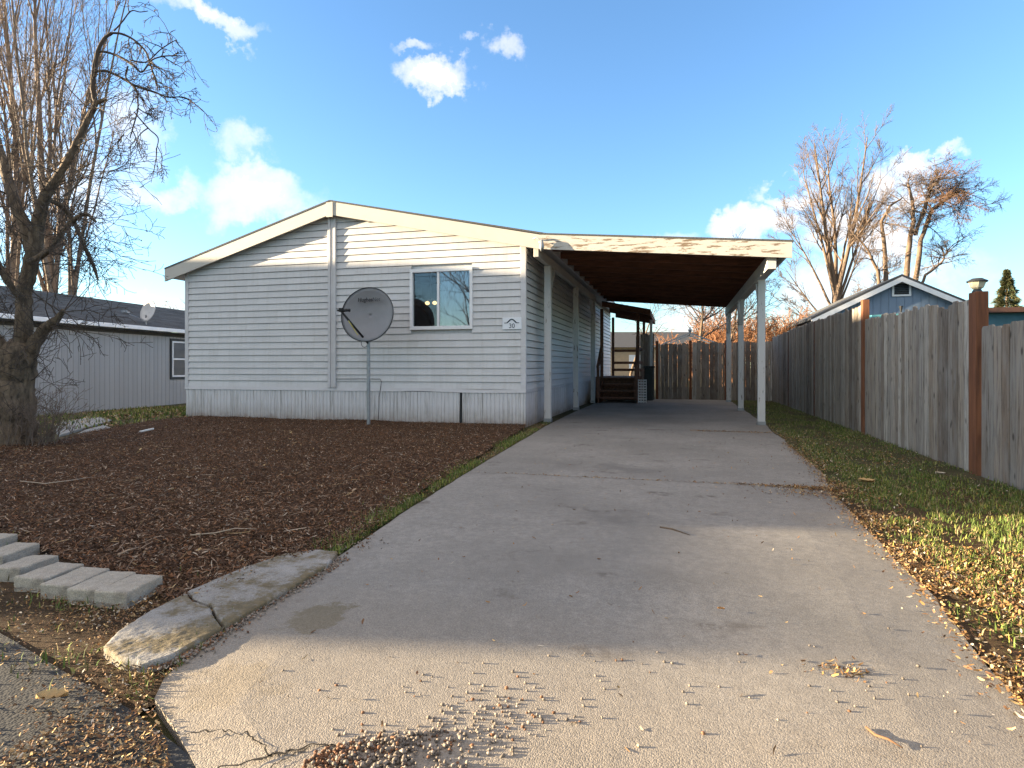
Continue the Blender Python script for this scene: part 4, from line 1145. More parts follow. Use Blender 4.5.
# ================================================================ NEIGHBOUR ON THE LEFT
wb = G(34, 415, -.30)
phi = R(8.0); nd = Vector((math.sin(phi)*CT-math.cos(phi)*ST, math.cos(phi)*CT+math.sin(phi)*ST, 0))   # wall direction
rzN = math.atan2(nd.y, nd.x)-math.pi/2
nb = empty('neighbour_house', (wb.x, wb.y, -.35), rzN, 'long grey house with vertical grooved siding and dark shingle roof at the left', 'house')
def Nb(mb, name, mat, **k): return mb.build(name, mat, parent=nb, **k)
Y0, Y1 = -5.5, 13.0
EH = 2.52
wwy = (5.55, 6.45); wwz = (1.35, 2.25)
def wallhit(px, py):
    a, b, v = ray(px, py); n = Vector((nd.y, -nd.x, 0)); d = (wb.x*n.x+wb.y*n.y)/(a*n.x+b*n.y)
    p = Vector((a*d, b*d, CAMH+v*d)); q = p-wb
    return q.x*nd.x+q.y*nd.y, p.z+.35
ya, za = wallhit(171.5, 341); yb_, zb_ = wallhit(171.5, 377)
EHm = wallhit(120, 329)[1]
EH = EHm
print('NEIGH', ya, za, zb_, EH, wallhit(34, 320), wallhit(180, 338))
wwy = (ya, ya+.95); wwz = (zb_, za)
mb = MB(); t = Y0
while t < Y1:
    e_ = t+.20
    for (p, q_) in (((t+.006), (e_-.006)),):
        if not (wwy[0]-.1 < (t+e_)/2 < wwy[1]+.1): mb.box(-.012, .0, p, q_, -.1, EH)
        else:
            mb.box(-.012, .0, p, q_, -.1, wwz[0]); mb.box(-.012, .0, p, q_, wwz[1], EH)
    t = e_
Nb(mb, 'groove_siding', 'siding_b')
mb = MB(); mb.box(-.12, -.016, Y0, Y1, -.1, EH); mb.box(-6.5, -.13, Y0, Y0+.1, -.1, EH); mb.box(-6.5, -.13, Y1-.1, Y1, -.1, EH); mb.box(-6.62, -6.51, Y0, Y1, -.1, EH)
mb.prism_y([(-6.6, EH), (-.02, EH), (-3.3, EH+1.05)], Y0, Y0+.1); mb.prism_y([(-6.6, EH), (-.02, EH), (-3.3, EH+1.05)], Y1-.1, Y1)
Nb(mb, 'wall', 'siding_b')
mb = MB(); rs = .36
for (xa_, xb_) in ((.38, -3.3), (-7.0, -3.3)):
    za_, zb2 = EH+.14, EH+1.35
    n = 22
    for i in range(n):
        t0_ = i/n; t1_ = (i+1)/n+.006
        p0 = xa_+(xb_-xa_)*t0_; p1 = xa_+(xb_-xa_)*min(t1_, 1)
        z0_ = za_+(zb2-za_)*t0_; z1_ = za_+(zb2-za_)*min(t1_, 1)
        yy_ = Y0-.3+random.uniform(-.2, 0)
        while yy_ < Y1+.3:
            w_ = random.uniform(.3, .9); ye = min(yy_+w_, Y1+.3); ys_ = max(yy_, Y0-.3)
            if ye > ys_:
                h = random.uniform(.008, .02)
                mb.add([(p0, ys_, z0_+h+.012), (p0, ye-.004, z0_+h+.012), (p1, ye-.004, z1_+.012), (p1, ys_, z1_+.012), (p0, ys_, z0_), (p0, ye-.004, z0_)],
                       [(0, 1, 2, 3) if xa_ > xb_ else (3, 2, 1, 0), (4, 5, 1, 0)])
            yy_ += w_
    mb.hexa([(p, q_, r) for p, q_, r in ((xa_, Y0-.3, za_-.03), (xb_, Y0-.3, zb2-.03), (xb_, Y1+.3, zb2-.03), (xa_, Y1+.3, za_-.03), (xa_, Y0-.3, za_-.002), (xb_, Y0-.3, zb2-.002), (xb_, Y1+.3, zb2-.002), (xa_, Y1+.3, za_-.002))])
Nb(mb, 'roof', 'shingle')
mb = MB(); mb.box(.36, .46, Y0-.3, Y1+.3, EH+.0, EH+.13); Nb(mb, 'gutter', 'window_white', bevel=.015)
mb = MB(); mb.box(.002, .35, Y0-.3, Y1+.3, EH-.04, EH-.005); mb.box(.002, .05, Y0, Y1, EH-.14, EH-.045); Nb(mb, 'soffit', 'dark_trim')
mb = MB()
a, b, c, d = wwy[0], wwy[1], wwz[0], wwz[1]
mb.box(.002, .03, a-.09, a, c-.09, d+.09); mb.box(.002, .03, b, b+.09, c-.09, d+.09); mb.box(.002, .03, a, b, c-.09, c); mb.box(.002, .03, a, b, d, d+.09)
Nb(mb, 'window_trim', 'dark_trim')
mb = MB()
mb.box(-.05, .04, a, a+.06, c, d); mb.box(-.05, .04, b-.06, b, c, d); mb.box(-.05, .039, a+.06, b-.06, c, c+.06); mb.box(-.05, .039, a+.06, b-.06, d-.06, d); mb.box(-.04, .036, a+.06, b-.06, (c+d)/2-.03, (c+d)/2+.03)
w_ = Nb(mb, 'window', 'window_white')
mb = MB(); mb.box(-.02, -.014, a+.06, b-.06, c+.06, d-.06); o = mb.build('pane', 'glass', parent=w_)
mb = MB(); mb.box(-.3, -.1, a-.1, b+.1, c-.1, d+.1); Nb(mb, 'curtain', 'curtain')
# its roof dish
dp = wallhit(152, 333); 
rd = empty('roof_satellite_dish', nb.matrix_basis @ Vector((.2, dp[0]-.55, EH+.12)), rzN, 'small pale satellite dish mounted on the edge of the neighbouring dark roof', 'satellite dish')
q = MB(); q.tube([(0, 0, 0), (0, 0, .22), (.05, -.05, .42)], .022, 8); q.tube([(0, .05, .0), (.03, -.02, .3)], .012, 6); q.build('mast', 'metal', parent=rd)
q = MB()
for i in range(6):
    r = i/5
    for k in range(24):
        t = 2*math.pi*k/24; q.v.append((.36*r*math.cos(t), .10*(1-r*r), .46*r*math.sin(t)))
for i in range(5):
    for k in range(24):
        a_ = i*24+k; b_ = i*24+(k+1) % 24; q.f.append((a_, b_, b_+24, a_+24)); q.mi.append(0)
ro2 = q.build('reflector', 'dish_light', parent=rd, smooth=True, loc=(.08, .0, .56)); ro2.scale = (.86, .86, .86); ro2.rotation_euler = (R(-18), 0, R(-8))
so = ro2.modifiers.new('s', 'SOLIDIFY'); so.thickness = .02
q = MB(); q.tube([(.02, 0, .22), (-.25, -.55, .42)], .016, 6); q.tube([(-.22, -.50, .44), (-.32, -.62, .48)], [.05, .035], 8); q.box(-.40, -.22, -.62, -.58, .46, .54); q.build('feed_arm', 'metal', parent=rd)

# litter near the neighbour
p = G(145, 434)
mb = MB(); mb.box(-.13, .14, -.05, .06, 0, .03); mb.bar((-.08, 0, .045), (.12, .02, .09), .04, .03)
o = mb.build('plastic_downspout_splash', 'litter_white', bevel=.01, loc=(p.x, p.y, gz(p.x, p.y)+.02)); o.rotation_euler = (0, 0, .4)
tag(o, 'small white plastic splash block lying beside the corner of the mobile home', 'splash block')

# ================================================================ HOUSES BEYOND
def gable_house(name, label, x0, x1, y0, y1, eave, ridge, wallmat, trim=True, ridge_along='y', ov=.35, vent=None, cat='house', roofmat='shingle'):
    root = empty(name, ((x0+x1)/2, y0, 0), 0, label, cat)
    def A(mb, n, m, **k): o = mb.build(n, m, **k); recentre(o, root); return o
    xm = (x0+x1)/2
    mb = MB(); mb.prism_y([(x0, -.3), (x1, -.3), (x1, eave), (xm, ridge), (x0, eave)], y0, y1); A(mb, 'wall', wallmat)
    sl = (ridge-eave)/(xm-x0); mb = MB()
    for s in (-1, 1):
        xe = xm+s*(xm-x0+ov); ze = eave-sl*ov
        mb.hexa([(min(xe, xm), y0-ov, (ze if s < 0 else ridge)+.03), (max(xe, xm), y0-ov, (ridge if s < 0 else ze)+.03), (max(xe, xm), y1+ov, (ridge if s < 0 else ze)+.03), (min(xe, xm), y1+ov, (ze if s < 0 else ridge)+.03),
                 (min(xe, xm), y0-ov, (ze if s < 0 else ridge)+.13), (max(xe, xm), y0-ov, (ridge if s < 0 else ze)+.13), (max(xe, xm), y1+ov, (ridge if s < 0 else ze)+.13), (min(xe, xm), y1+ov, (ze if s < 0 else ridge)+.13)])
    A(mb, 'roof', roofmat)
    if trim:
        for s in (-1, 1):
            xe = xm+s*(xm-x0+ov); ze = eave-sl*ov; mb = MB()
            pr = [(xe, ze-.18), (xm, ridge-.18), (xm, ridge+.028), (xe, ze+.028)] if s < 0 else [(xm, ridge-.18), (xe, ze-.18), (xe, ze+.028), (xm, ridge+.028)]
            mb.prism_y(pr, y0-ov-.02, y0-ov+.02); A(mb, 'rake_board', 'window_white')
    return root, A
pk2 = onY(902, 274, 28.0); sl2 = .5
hx = 3.0
bh, A = gable_house('blue_house', 'blue-grey house gable with white rake boards rising behind the right fence', pk2.x-hx, pk2.x+hx, 28.35, 38, pk2.z-.13-sl2*hx, pk2.z-.13, 'siding_blue')
mb = MB(); t = pk2.x-hx+.02
while t < pk2.x+hx-.2:
    zt_ = pk2.z-.13-sl2*max(abs(t-pk2.x), abs(t+.28-pk2.x))-.02
    mb.box(t, t+.275, 28.33, 28.348, .2, zt_); t += .29
A(mb, 'board_siding', 'siding_blue')
v0 = onY(892, 282, 28.3); v1 = onY(911, 296, 28.3)
mb = MB(); mb.box(v0.x, v1.x, 28.27, 28.325, v1.z, v1.z+.07); mb.box(v0.x, v1.x, 28.27, 28.325, v0.z-.07, v0.z); mb.box(v0.x, v0.x+.07, 28.272, 28.325, v1.z+.07, v0.z-.07); mb.box(v1.x-.07, v1.x, 28.272, 28.325, v1.z+.07, v0.z-.07)
A(mb, 'vent', 'window_white')
mb = MB()
for i in range(6):
    z = v1.z+.08+i*(v0.z-v1.z-.14)/6; mb.hexa([(v0.x+.07, 28.29, z), (v1.x-.07, 28.29, z), (v1.x-.07, 28.325, z+.05), (v0.x+.07, 28.325, z+.05), (v0.x+.07, 28.29, z+.012), (v1.x-.07, 28.29, z+.012), (v1.x-.07, 28.325, z+.062), (v0.x+.07, 28.325, z+.062)])
A(mb, 'louvres', 'dark_trim')
# small blue outbuilding
s_a = onY(984, 313, 16.5); s_b = onY(984, 308, 16.5)
shed = empty('outbuilding', (s_a.x+2, 16.5, 0), 0, 'low teal outbuilding with a flat brown roof edge at the right behind the fence', 'shed')
mb = MB(); mb.box(s_a.x+.1, s_a.x+5, 16.6, 20, -.1, s_a.z); recentre(mb.build('wall', simple('teal_wall', (.07, .16, .20), (.05, .12, .15), 3, .7)), shed)
mb = MB(); mb.box(s_a.x-.1, s_a.x+5.2, 16.4, 20.2, s_a.z+.002, s_b.z); recentre(mb.build('roof', 'brown_edge'), shed)
mb = MB(); mb.box(s_a.x+.9, s_a.x+1.8, 16.57, 16.598, .9, 1.8); recentre(mb.build('window', 'window_white'), shed)
# teal canopy
a = onY(872, 315, 20.0); b = onY(909, 313, 20.0)
can = empty('canopy', ((a.x+b.x)/2, 20.5, 0), 0, 'flat pale teal canopy showing just above the boards beside the reddish fence post', 'canopy')
mb = MB(); mb.hexa([(a.x, 20, a.z-.09), (b.x, 20, b.z-.07), (b.x, 22, b.z-.07), (a.x, 22, a.z-.09), (a.x, 20, a.z), (b.x, 20, b.z), (b.x, 22, b.z), (a.x, 22, a.z)])
recentre(mb.build('canopy_top', 'teal'), can)
for x in (a.x+.1, b.x-.1):
    for y in (20.1, 21.9):
        mb = MB(); mb.tube([(x, y, 0), (x, y, a.z-.10)], .025, 8); recentre(mb.build('leg', 'metal'), can)
p = onY(901, 306, 19.0)
mb = MB(); mb.tube([(p.x, 19, 0), (p.x, 19, p.z-.16), (p.x, 19, p.z)], [.02, .02, .05], 8)
tag(mb.build('vent_pipe', 'black'), 'short black pipe top poking up beside the teal canopy', 'pipe')
# tan house far behind the porch
q0 = onD(590, 346, 55); 
fh = empty('far_house', (q0.x+6, q0.y, 0), TH, 'distant tan house with a grey roof seen through the porch railings', 'house')
mb = MB(); mb.box(-7, 7, 0, 7, -.3, 2.9); mb.build('wall', 'tan_wall', parent=fh)
mb = MB(); mb.prism_x([(-.5, 2.75), (7.5, 2.75), (3.5, 4.3)], -7.4, 7.4); mb.build('roof', 'shingle', parent=fh)
mb = MB(); mb.box(-2.6, -1.2, -.04, -.002, .9, 2.1); wq = mb.build('window', 'window_white', parent=fh)
# gable frame behind the back fence
p = onY(690, 333, 26.0); l_ = onY(664, 346, 26.0); r_2 = onY(708, 345, 26.0)
gzb = empty('gazebo', (p.x, 26.5, 0), 0, 'thin gable-topped garden gazebo frame just behind the back fence', 'gazebo')
for y in (26.0, 28.0):
    mb = MB()
    for s in (-1, 1):
        e_x = p.x+s*1.1; mb.bar((p.x, y, p.z), (e_x, y, p.z-.45), .05, .05)
    recentre(mb.build('rafter_pair', 'metal'), gzb)
    for s in (-1, 1):
        mb = MB(); mb.box(p.x+s*1.1-.04, p.x+s*1.1+.04, y-.04, y+.04, 0, p.z-.46); recentre(mb.build('leg', 'metal'), gzb)
mb = MB(); mb.bar((p.x, 26, p.z+.04), (p.x, 28, p.z+.04), .05, .05); mb.tube([(p.x, 26, p.z+.03), (p.x, 26, p.z+.12), (p.x, 26, p.z+.24)], [.05, .08, .01], 8); recentre(mb.build('ridge_beam', 'metal'), gzb)

# unseen house added off to the left, its outline shaped to shade the yard
OX = -25.0
big = empty('unseen_shade_house', (OX-4, 3, -.3), 0, 'unseen two-storey pale house added at the left to throw shade across the yard', 'house')
def Bg(mb, n, m): o = mb.build(n, m); recentre(o, big); return o
mb = MB()
mb.box(OX-7, OX-.8, -.22, 7.0, -.4, 5.2); mb.box(OX-7, OX-.8, -2.5, -.235, -.4, 3.3); Bg(mb, 'wall', 'siding_b')
mb = MB()
RZ = 6.12; e0 = 5.35
mb.add([(OX, -.25, e0), (OX, 9.6, 4.3), (OX-8, 9.6, 4.3), (OX-8, -.25, e0), (OX-1.5, -.25, RZ), (OX-1.5, 6.35, RZ), (OX-6.5, 6.35, RZ), (OX-6.5, -.25, RZ),
        (OX, -.25, 4.2), (OX, 9.6, 4.2), (OX-8, 9.6, 4.2), (OX-8, -.25, 4.2), (OX, 6.7, e0), (OX-8, 6.7, e0)],
       [(8, 11, 10, 9), (4, 5, 6, 7), (0, 12, 5, 4), (12, 1, 5), (5, 1, 2, 6), (6, 2, 13), (6, 13, 3, 7), (0, 4, 7, 3), (8, 9, 1, 12, 0), (10, 11, 3, 13, 2), (9, 10, 2, 1), (8, 0, 3, 11)])
Bg(mb, 'roof', 'shingle')
mb = MB(); mb.box(OX-8, OX+.1, -2.56, -.73, 3.32, 3.65); Bg(mb, 'shade_wing_roof', 'shingle')  # low slab added to set where the driveway shade ends
mb = MB(); mb.box(OX-8, OX+.1, -.725, -.26, 3.32, 3.79); Bg(mb, 'shade_step', 'siding_b')  # raised step added to trim the shade edge towards the verge
mb = MB(); mb.box(OX-7.9, OX-.02, -.256, -.252, -.4, 5.2); Bg(mb, 'sun_leak_screen', 'siding_b')  # thin sheet added to stop sun leaking past the set-back wall
for y in (1.2, 3.6, 6.0):
    for z in (.9, 3.4):
        mb = MB(); mb.box(OX-.8, OX-.74, y-.5, y+.5, z, z+1.1); w_ = Bg(mb, 'window', 'window_white')

# ================================================================ TREES
class Tree:
    def __init__(s): s.wood = MB(); s.tw = MB()
def wander(p, d, length, nseg, wob, grav, rnd):
    pts = [p.copy()]; d = d.normalized(); st = length/nseg
    for i in range(nseg):
        d = (d+Vector((rnd.gauss(0, wob), rnd.gauss(0, wob), rnd.gauss(0, wob)+grav))).normalized()
        p = p+d*st; pts.append(p.copy())
    return pts, d
def grow(T, p, d, length, r, lvl, P, rnd):
    """P: dict of lists per level"""
    nseg = P['seg'][lvl]; pts, dend = wander(p, d, length, nseg, P['wob'][lvl], P['grav'][lvl], rnd)
    last = lvl >= P['levels']-1
    rad = [max(r*(1-.82*i/nseg), P['rmin']) for i in range(nseg+1)]
    (T.wood if lvl < P.get('woodlv', 1) else T.tw).tube(pts, rad, 7 if lvl == 0 else (5 if lvl == 1 else 3), cap=False)
    if last: return
    nch = P['kids'][lvl]
    for k in range(nch):
        t = rnd.uniform(P['from'][lvl], 1.0); f = t*nseg; i = min(int(f), nseg-1); q = pts[i].lerp(pts[i+1], f-i)
        ax = (pts[i+1]-pts[i]).normalized()
        ang = R(rnd.uniform(*P['ang'][lvl])); az = rnd.uniform(0, 6.283)
        u = ax.cross(Vector((.31, .2, .9))).normalized(); w = ax.cross(u)
        nd_ = ax*math.cos(ang)+(u*math.cos(az)+w*math.sin(az))*math.sin(ang)
        grow(T, q, nd_, length*rnd.uniform(*P['len'][lvl])*(1.15-.5*t), rad[i]*rnd.uniform(.45, .7), lvl+1, P, rnd)
def finish(T, name, root_loc, label, cat, bark, twigm, group=None):
    root = empty(name, root_loc, 0, label, cat, group)
    if T.wood.v: recentre(T.wood.build('trunk', bark, smooth=True), root)
    if T.tw.v: recentre(T.tw.build('crown', twigm, smooth=True), root)
    return root

# foreground bare tree on the left, limbs surveyed one by one
rnd = random.Random(3)
T = Tree(); D0 = 8.25
def limb(pts, n=8, tw=0, twl=(.4, 1.0), twr=.006, grav=-.03, wood=True):
    """pts: px, py, depth offset, radius in px"""
    P = [onD(a, b, D0+c) for a, b, c, r in pts]; rr_ = [r*D0/F*(.80 if r > 16 else (.68 if r > 3 else .9)) for *_, r in pts]
    # smooth by catmull
    Q, RR = [], []
    for i in range(len(P)-1):
        p0 = P[max(i-1, 0)]; p1 = P[i]; p2 = P[i+1]; p3 = P[min(i+2, len(P)-1)]
        for k in range(5):
            t = k/5
            q = .5*((2*p1)+(p2-p0)*t+(2*p0-5*p1+4*p2-p3)*t*t+(3*p1-p0-3*p2+p3)*t**3)
            jit = rr_[i]*.05
            Q.append(q+Vector((rnd.gauss(0, jit), rnd.gauss(0, jit), 0))); RR.append((rr_[i]*(1-t)+rr_[i+1]*t)*(1+rnd.gauss(0, .05)))
    Q.append(P[-1]); RR.append(rr_[-1])
    (T.wood if wood else T.tw).tube(Q, RR, n)
    TP = dict(levels=3, seg=[7, 5, 4], wob=[.16, .22, .25], grav=[grav, grav, -.02], rmin=.0032, kids=[5, 3, 0], ang=[(25, 70), (25, 75), (0, 0)], len=[(.35, .6), (.35, .6), (0, 0)], woodlv=0)
    TP['from'] = [.15, .2, 0]
    for _ in range(tw):
        i = rnd.randrange(len(Q)//4, len(Q)-1); ax = (Q[i+1]-Q[i]).normalized()
        u = ax.cross(Vector((0.2, .9, .3))).normalized(); w = ax.cross(u); az = rnd.uniform(0, 6.283); ang = R(rnd.uniform(35, 85))
        d = ax*math.cos(ang)+(u*math.cos(az)+w*math.sin(az))*math.sin(ang)
        grow(T, Q[i], d, rnd.uniform(*twl), twr*rnd.uniform(.7, 1.4), 0, TP, rnd)
limb([(12, 456, 0, 36), (13, 440, 0, 28), (14, 415, 0, 23), (15, 390, 0, 21), (18, 362, 0, 20), (21, 340, 0, 15)], 14, 4)
limb([(-6, 452, -.2, 16), (2, 436, -.05, 14), (6, 410, 0, 12), (2, 380, 0, 12), (-2, 350, -.1, 14), (-14, 330, -.1, 11), (-30, 300, -.2, 9)], 10, 6)
limb([(27, 450, .1, 12), (26, 430, 0, 11), (27, 400, 0, 10), (28, 370, 0, 9), (34, 345, -.05, 9), (46, 328, -.1, 8), (58, 318, -.15, 4.5), (63, 310, -.2, 2)], 9, 26, (.5, 1.1))
limb([(20, 350, 0, 14), (24, 322, 0, 11), (24, 295, .05, 10), (29, 270, .05, 10), (34, 250, .05, 10), (38, 225, .05, 8.5), (45, 198, 0, 7.5), (57, 178, 0, 6), (70, 156, -.05, 5), (80, 135, -.05, 4.2), (90, 115, 0, 4), (96, 103, 0, 3.6)], 10, 42, (.6, 1.6), .0065)
limb([(32, 258, .05, 8), (26, 228, .1, 8), (16, 206, .15, 8), (8, 180, .2, 7), (0, 150, .3, 6), (-12, 110, .4, 5)], 8, 24, (.7, 1.6), .007)
limb([(24, 300, 0, 6), (10, 285, -.2, 5), (-4, 260, -.3, 4), (-20, 230, -.4, 3)], 7, 14, (.6, 1.3))
limb([(30, 262, -.1, 5), (50, 250, -.3, 4), (66, 228, -.4, 3), (84, 214, -.5, 2), (96, 222, -.5, 1.4)], 6, 16, (.5, 1.1))
limb([(45, 200, 0, 3.5), (60, 205, .2, 3), (74, 222, .3, 2.4), (84, 246, .3, 2.2), (94, 268, .4, 2), (98, 280, .4, 1)], 6, 18, (.4, 1.1))
# upper hooked limb
limb([(96, 103, 0, 3.6), (93, 88, 0, 2.8), (94, 72, 0, 2.5), (97, 54, 0, 2.2), (104, 39, 0, 1.9), (112, 33, 0, 1.6)], 7, 0, wood=False)
limb([(96, 103, 0, 2.6), (104, 100, 0, 2.2), (106, 99, 0, 1.8)], 6, 0)
DR = dict(wood=False, n=4, grav=-.13, twl=(.25, .65), twr=.0065)
limb([(112, 33, 0, 1.5), (122, 34, 0, 1.3), (134, 40, .05, 1.2), (146, 52, .1, 1.1), (150, 64, .1, 1), (156, 82, .2, .8), (158, 92, .2, .5)], tw=10, **DR)
limb([(114, 31, 0, .9), (122, 22, 0, .8), (131, 11, 0, .8), (140, 12, 0, .7), (148, 11, 0, .5)], tw=1, **DR)
limb([(96, 52, 0, 1.5), (106, 52, 0, 1.3), (120, 57, -.05, 1.3), (134, 66, -.1, 1.2), (142, 72, -.1, 1), (152, 60, -.1, .9), (166, 56, -.1, .8), (182, 56, -.1, .5)], tw=8, **DR)
limb([(94, 72, 0, 1.8), (106, 71, 0, 1.6), (120, 77, .1, 1.5), (136, 86, .15, 1.4), (154, 92, .2, 1.3), (168, 97, .2, 1), (186, 98, .2, .8), (204, 112, .2, .4)], tw=9, **DR)
limb([(128, 66, -.1, 1.1), (126, 78, -.1, 1.1), (136, 90, -.1, 1), (138, 108, -.1, 1), (134, 124, -.1, .9), (130, 138, -.1, .7)], tw=9, **DR)
limb([(134, 112, -.1, .8), (148, 128, -.1, .7), (158, 138, -.1, .6), (156, 150, -.1, .4)], tw=3, **DR)
limb([(130, 60, 0, 1), (146, 62, 0, .9), (160, 50, 0, .9), (172, 42, 0, .7), (177, 40, 0, .5)], tw=5, **DR)
limb([(124, 134, -.1, .8), (118, 144, -.1, .7), (121, 156, -.1, .6), (120, 165, -.1, .4)], tw=1, **DR)
tr = onD(14, 450, D0)
finish(T, 'bare_tree', (tr.x, tr.y, 0), 'knobbly dark bare tree with twisted limbs standing in the bark bed at the left', 'tree', 'bark_dark', 'twig_dark')
# suckers at its base
T = Tree()
TP = dict(levels=3, seg=[6, 4, 3], wob=[.10, .18, .2], grav=[.02, 0, 0], rmin=.002, kids=[5, 3, 0], ang=[(20, 50), (20, 60), (0, 0)], len=[(.3, .6), (.3, .6), (0, 0)], woodlv=0)
TP['from'] = [.2, .2, 0]
for i in range(42):
    p = tr+Vector((rnd.uniform(.15, .65), rnd.uniform(-.35, .3), 0)); p.z = 0
    grow(T, p, Vector((rnd.uniform(.0, .8), rnd.uniform(-.4, .4), 1)), rnd.uniform(.25, .85), .006, 0, TP, rnd)
finish(T, 'sucker_shrub', (tr.x+.4, tr.y, 0), 'low tangle of thin brown sucker stems at the foot of the bare tree', 'shrub', 'bark_dark', 'twig_tan')

# poplars behind the neighbour
def poplar(px, d, height, seed, label, spread=1.0):
    rnd = random.Random(seed); T = Tree(); b = onD(px, 367, d); b.z = -.3
    P = dict(levels=4, seg=[12, 9, 6, 4], wob=[.03, .05, .09, .14], grav=[.012, .045, .05, .04], rmin=.0055, kids=[10, 20, 6, 0], ang=[(8, 20), (14, 34), (18, 45), (0, 0)], len=[(.4, .62), (.14, .28), (.35, .6), (0, 0)], woodlv=1)
    P['from'] = [.12, .15, .15, 0]
    grow(T, b, Vector((0, 0, 1)), height, .22, 0, P, rnd)
    for k in range(4):
        a = k*1.57+seed; grow(T, b+Vector((math.cos(a)*.2, math.sin(a)*.2, rnd.uniform(.5, 2.5))), Vector((math.cos(a)*.16*spread, math.sin(a)*.16*spread, 1)), height*.85, .10, 0, {**P, 'kids': [6, 16, 5, 0]}, rnd)
    finish(T, 'poplar_tree', b, label, 'tree', 'bark_tan', 'twig_tan', 'tall bare poplars behind the neighbouring house')
poplar(62, 27, 20, 5, 'tall bare poplar with upright tan branches, the right one behind the grey house')
poplar(8, 29, 21, 9, 'tall bare poplar with upright tan branches, the left one at the photo edge')

# background trees on the right
rnd = random.Random(11); T = Tree(); d = 36; b = onD(836, 367, d); b.z = 0
P = dict(levels=4, seg=[10, 8, 6, 4], wob=[.03, .06, .10, .14], grav=[.01, .035, .03, .02], rmin=.0065, kids=[9, 9, 5, 0], ang=[(16, 34), (18, 42), (20, 50), (0, 0)], len=[(.30, .45), (.3, .5), (.35, .6), (0, 0)], woodlv=2)
P['from'] = [.25, .2, .15, 0]
T.wood.tube([b, b+Vector((.03, 0, 2)), b+Vector((-.05, 0, 4.2)), b+Vector((.0, 0, 6.0))], [.30, .25, .22, .17], 8)
for (dx, l, r, z) in ((-.08, 9.0, .15, 5.2), (.16, 9.2, .15, 5.0), (.02, 8.6, .13, 5.8), (-.26, 8.0, .11, 4.8), (.34, 7.6, .10, 4.6), (-.52, 6.6, .085, 4.0), (.5, 5.6, .075, 4.2), (-.9, 5.0, .07, 3.0), (.8, 4.6, .06, 3.0), (-1.2, 4.2, .06, 2.2), (-.15, 7, .09, 5), (.25, 6.5, .09, 5.5)):
    grow(T, b+Vector((0, 0, z)), Vector((dx*CT, dx*ST+rnd.uniform(-.25, .25), 1)), l, r, 0, P, rnd)
finish(T, 'maple_tree', b, 'tall bare vase-shaped tree lit tan by the sun behind the right fence', 'tree', 'bark_grey', 'twig_grey')

def surveyed(T, d, pts, n=7, jit=.02, wood=True):
    Pn = [onD(a, c, d+o) for a, c, o, r in pts]; rr_ = [r*d/F for *_, r in pts]
    Q, RR = [], []
    for i in range(len(Pn)-1):
        for k in range(4):
            t = k/4; Q.append(Pn[i].lerp(Pn[i+1], t)+Vector((rnd.gauss(0, jit), rnd.gauss(0, jit), 0))); RR.append(rr_[i]*(1-t)+rr_[i+1]*t)
    Q.append(Pn[-1]); RR.append(rr_[-1]); (T.wood if wood else T.tw).tube(Q, RR, n, cap=False)
    return Q
rnd = random.Random(12); T = Tree(); d = 34
TP = dict(levels=3, seg=[6, 5, 4], wob=[.10, .14, .18], grav=[-.01, -.02, -.03], rmin=.0065, kids=[8, 6, 0], ang=[(20, 60), (20, 60), (0, 0)], len=[(.4, .7), (.35, .6), (0, 0)], woodlv=0)
TP['from'] = [.15, .15, 0]
stems = [[(906, 372, 0, 3.4), (905, 300, 0, 3.0), (908, 250, 0, 2.5), (913, 222, 0, 2.0), (912, 200, 0, 1.6), (908, 184, 0, 1.0)],
         [(909, 372, .1, 3.2), (913, 300, .2, 2.8), (921, 240, .3, 2.2), (932, 210, .4, 1.7), (948, 198, .5, 1.3), (962, 190, .5, .9)],
         [(903, 372, 0, 2.6), (886, 300, -.2, 2.4), (885, 250, -.2, 2.0), (881, 222, -.2, 1.6), (890, 206, -.2, 1.2), (902, 198, -.2, .7)],
         [(902, 372, 0, 2.2), (884, 320, 0, 2), (878, 271, -.3, 1.7), (868, 250, -.4, 1.2), (858, 238, -.4, .7)],
         [(916, 235, 0, 1.8), (925, 205, 0, 1.5), (932, 188, 0, 1.2), (940, 178, 0, .9)],
         [(912, 300, 0, 1.6), (926, 275, .3, 1.3), (942, 262, .5, 1.0), (948, 250, .5, .6)]]
for i, s_ in enumerate(stems):
    Q = surveyed(T, d, s_)
    n = 14 if i not in (1, 4) else 22
    for _ in range(n):
        j = rnd.randrange(int(len(Q)*.4), len(Q)); 
        dirv = Vector((rnd.gauss(.25 if i in (1, 4) else 0, .7), rnd.gauss(0, .7), rnd.gauss(.5, .5)))
        grow(T, Q[j], dirv, rnd.uniform(.8, 1.9), .03, 0, TP, rnd)
P3 = dict(TP); P3['kids'] = [11, 7, 0]; P3['rmin'] = .0055; P3['grav'] = [-.03, -.05, -.05]
T2 = Tree()
for _ in range(34):
    p = onD(rnd.gauss(945, 14), rnd.gauss(196, 11), d+rnd.uniform(-.9, .9))
    grow(T2, p, Vector((rnd.gauss(.7, .5), rnd.gauss(0, .6), rnd.gauss(.25, .5))), rnd.uniform(.8, 1.5), .022, 0, P3, rnd)
b = onD(906, 367, d); b.z = 0
rt = finish(T, 'windswept_tree', b, 'bare leaning tree with a dense rusty orange tuft of twigs at its top right', 'tree', 'bark_grey', 'twig_grey')
recentre(T2.tw.build('rusty_crown', 'twig_rust', smooth=True), rt)

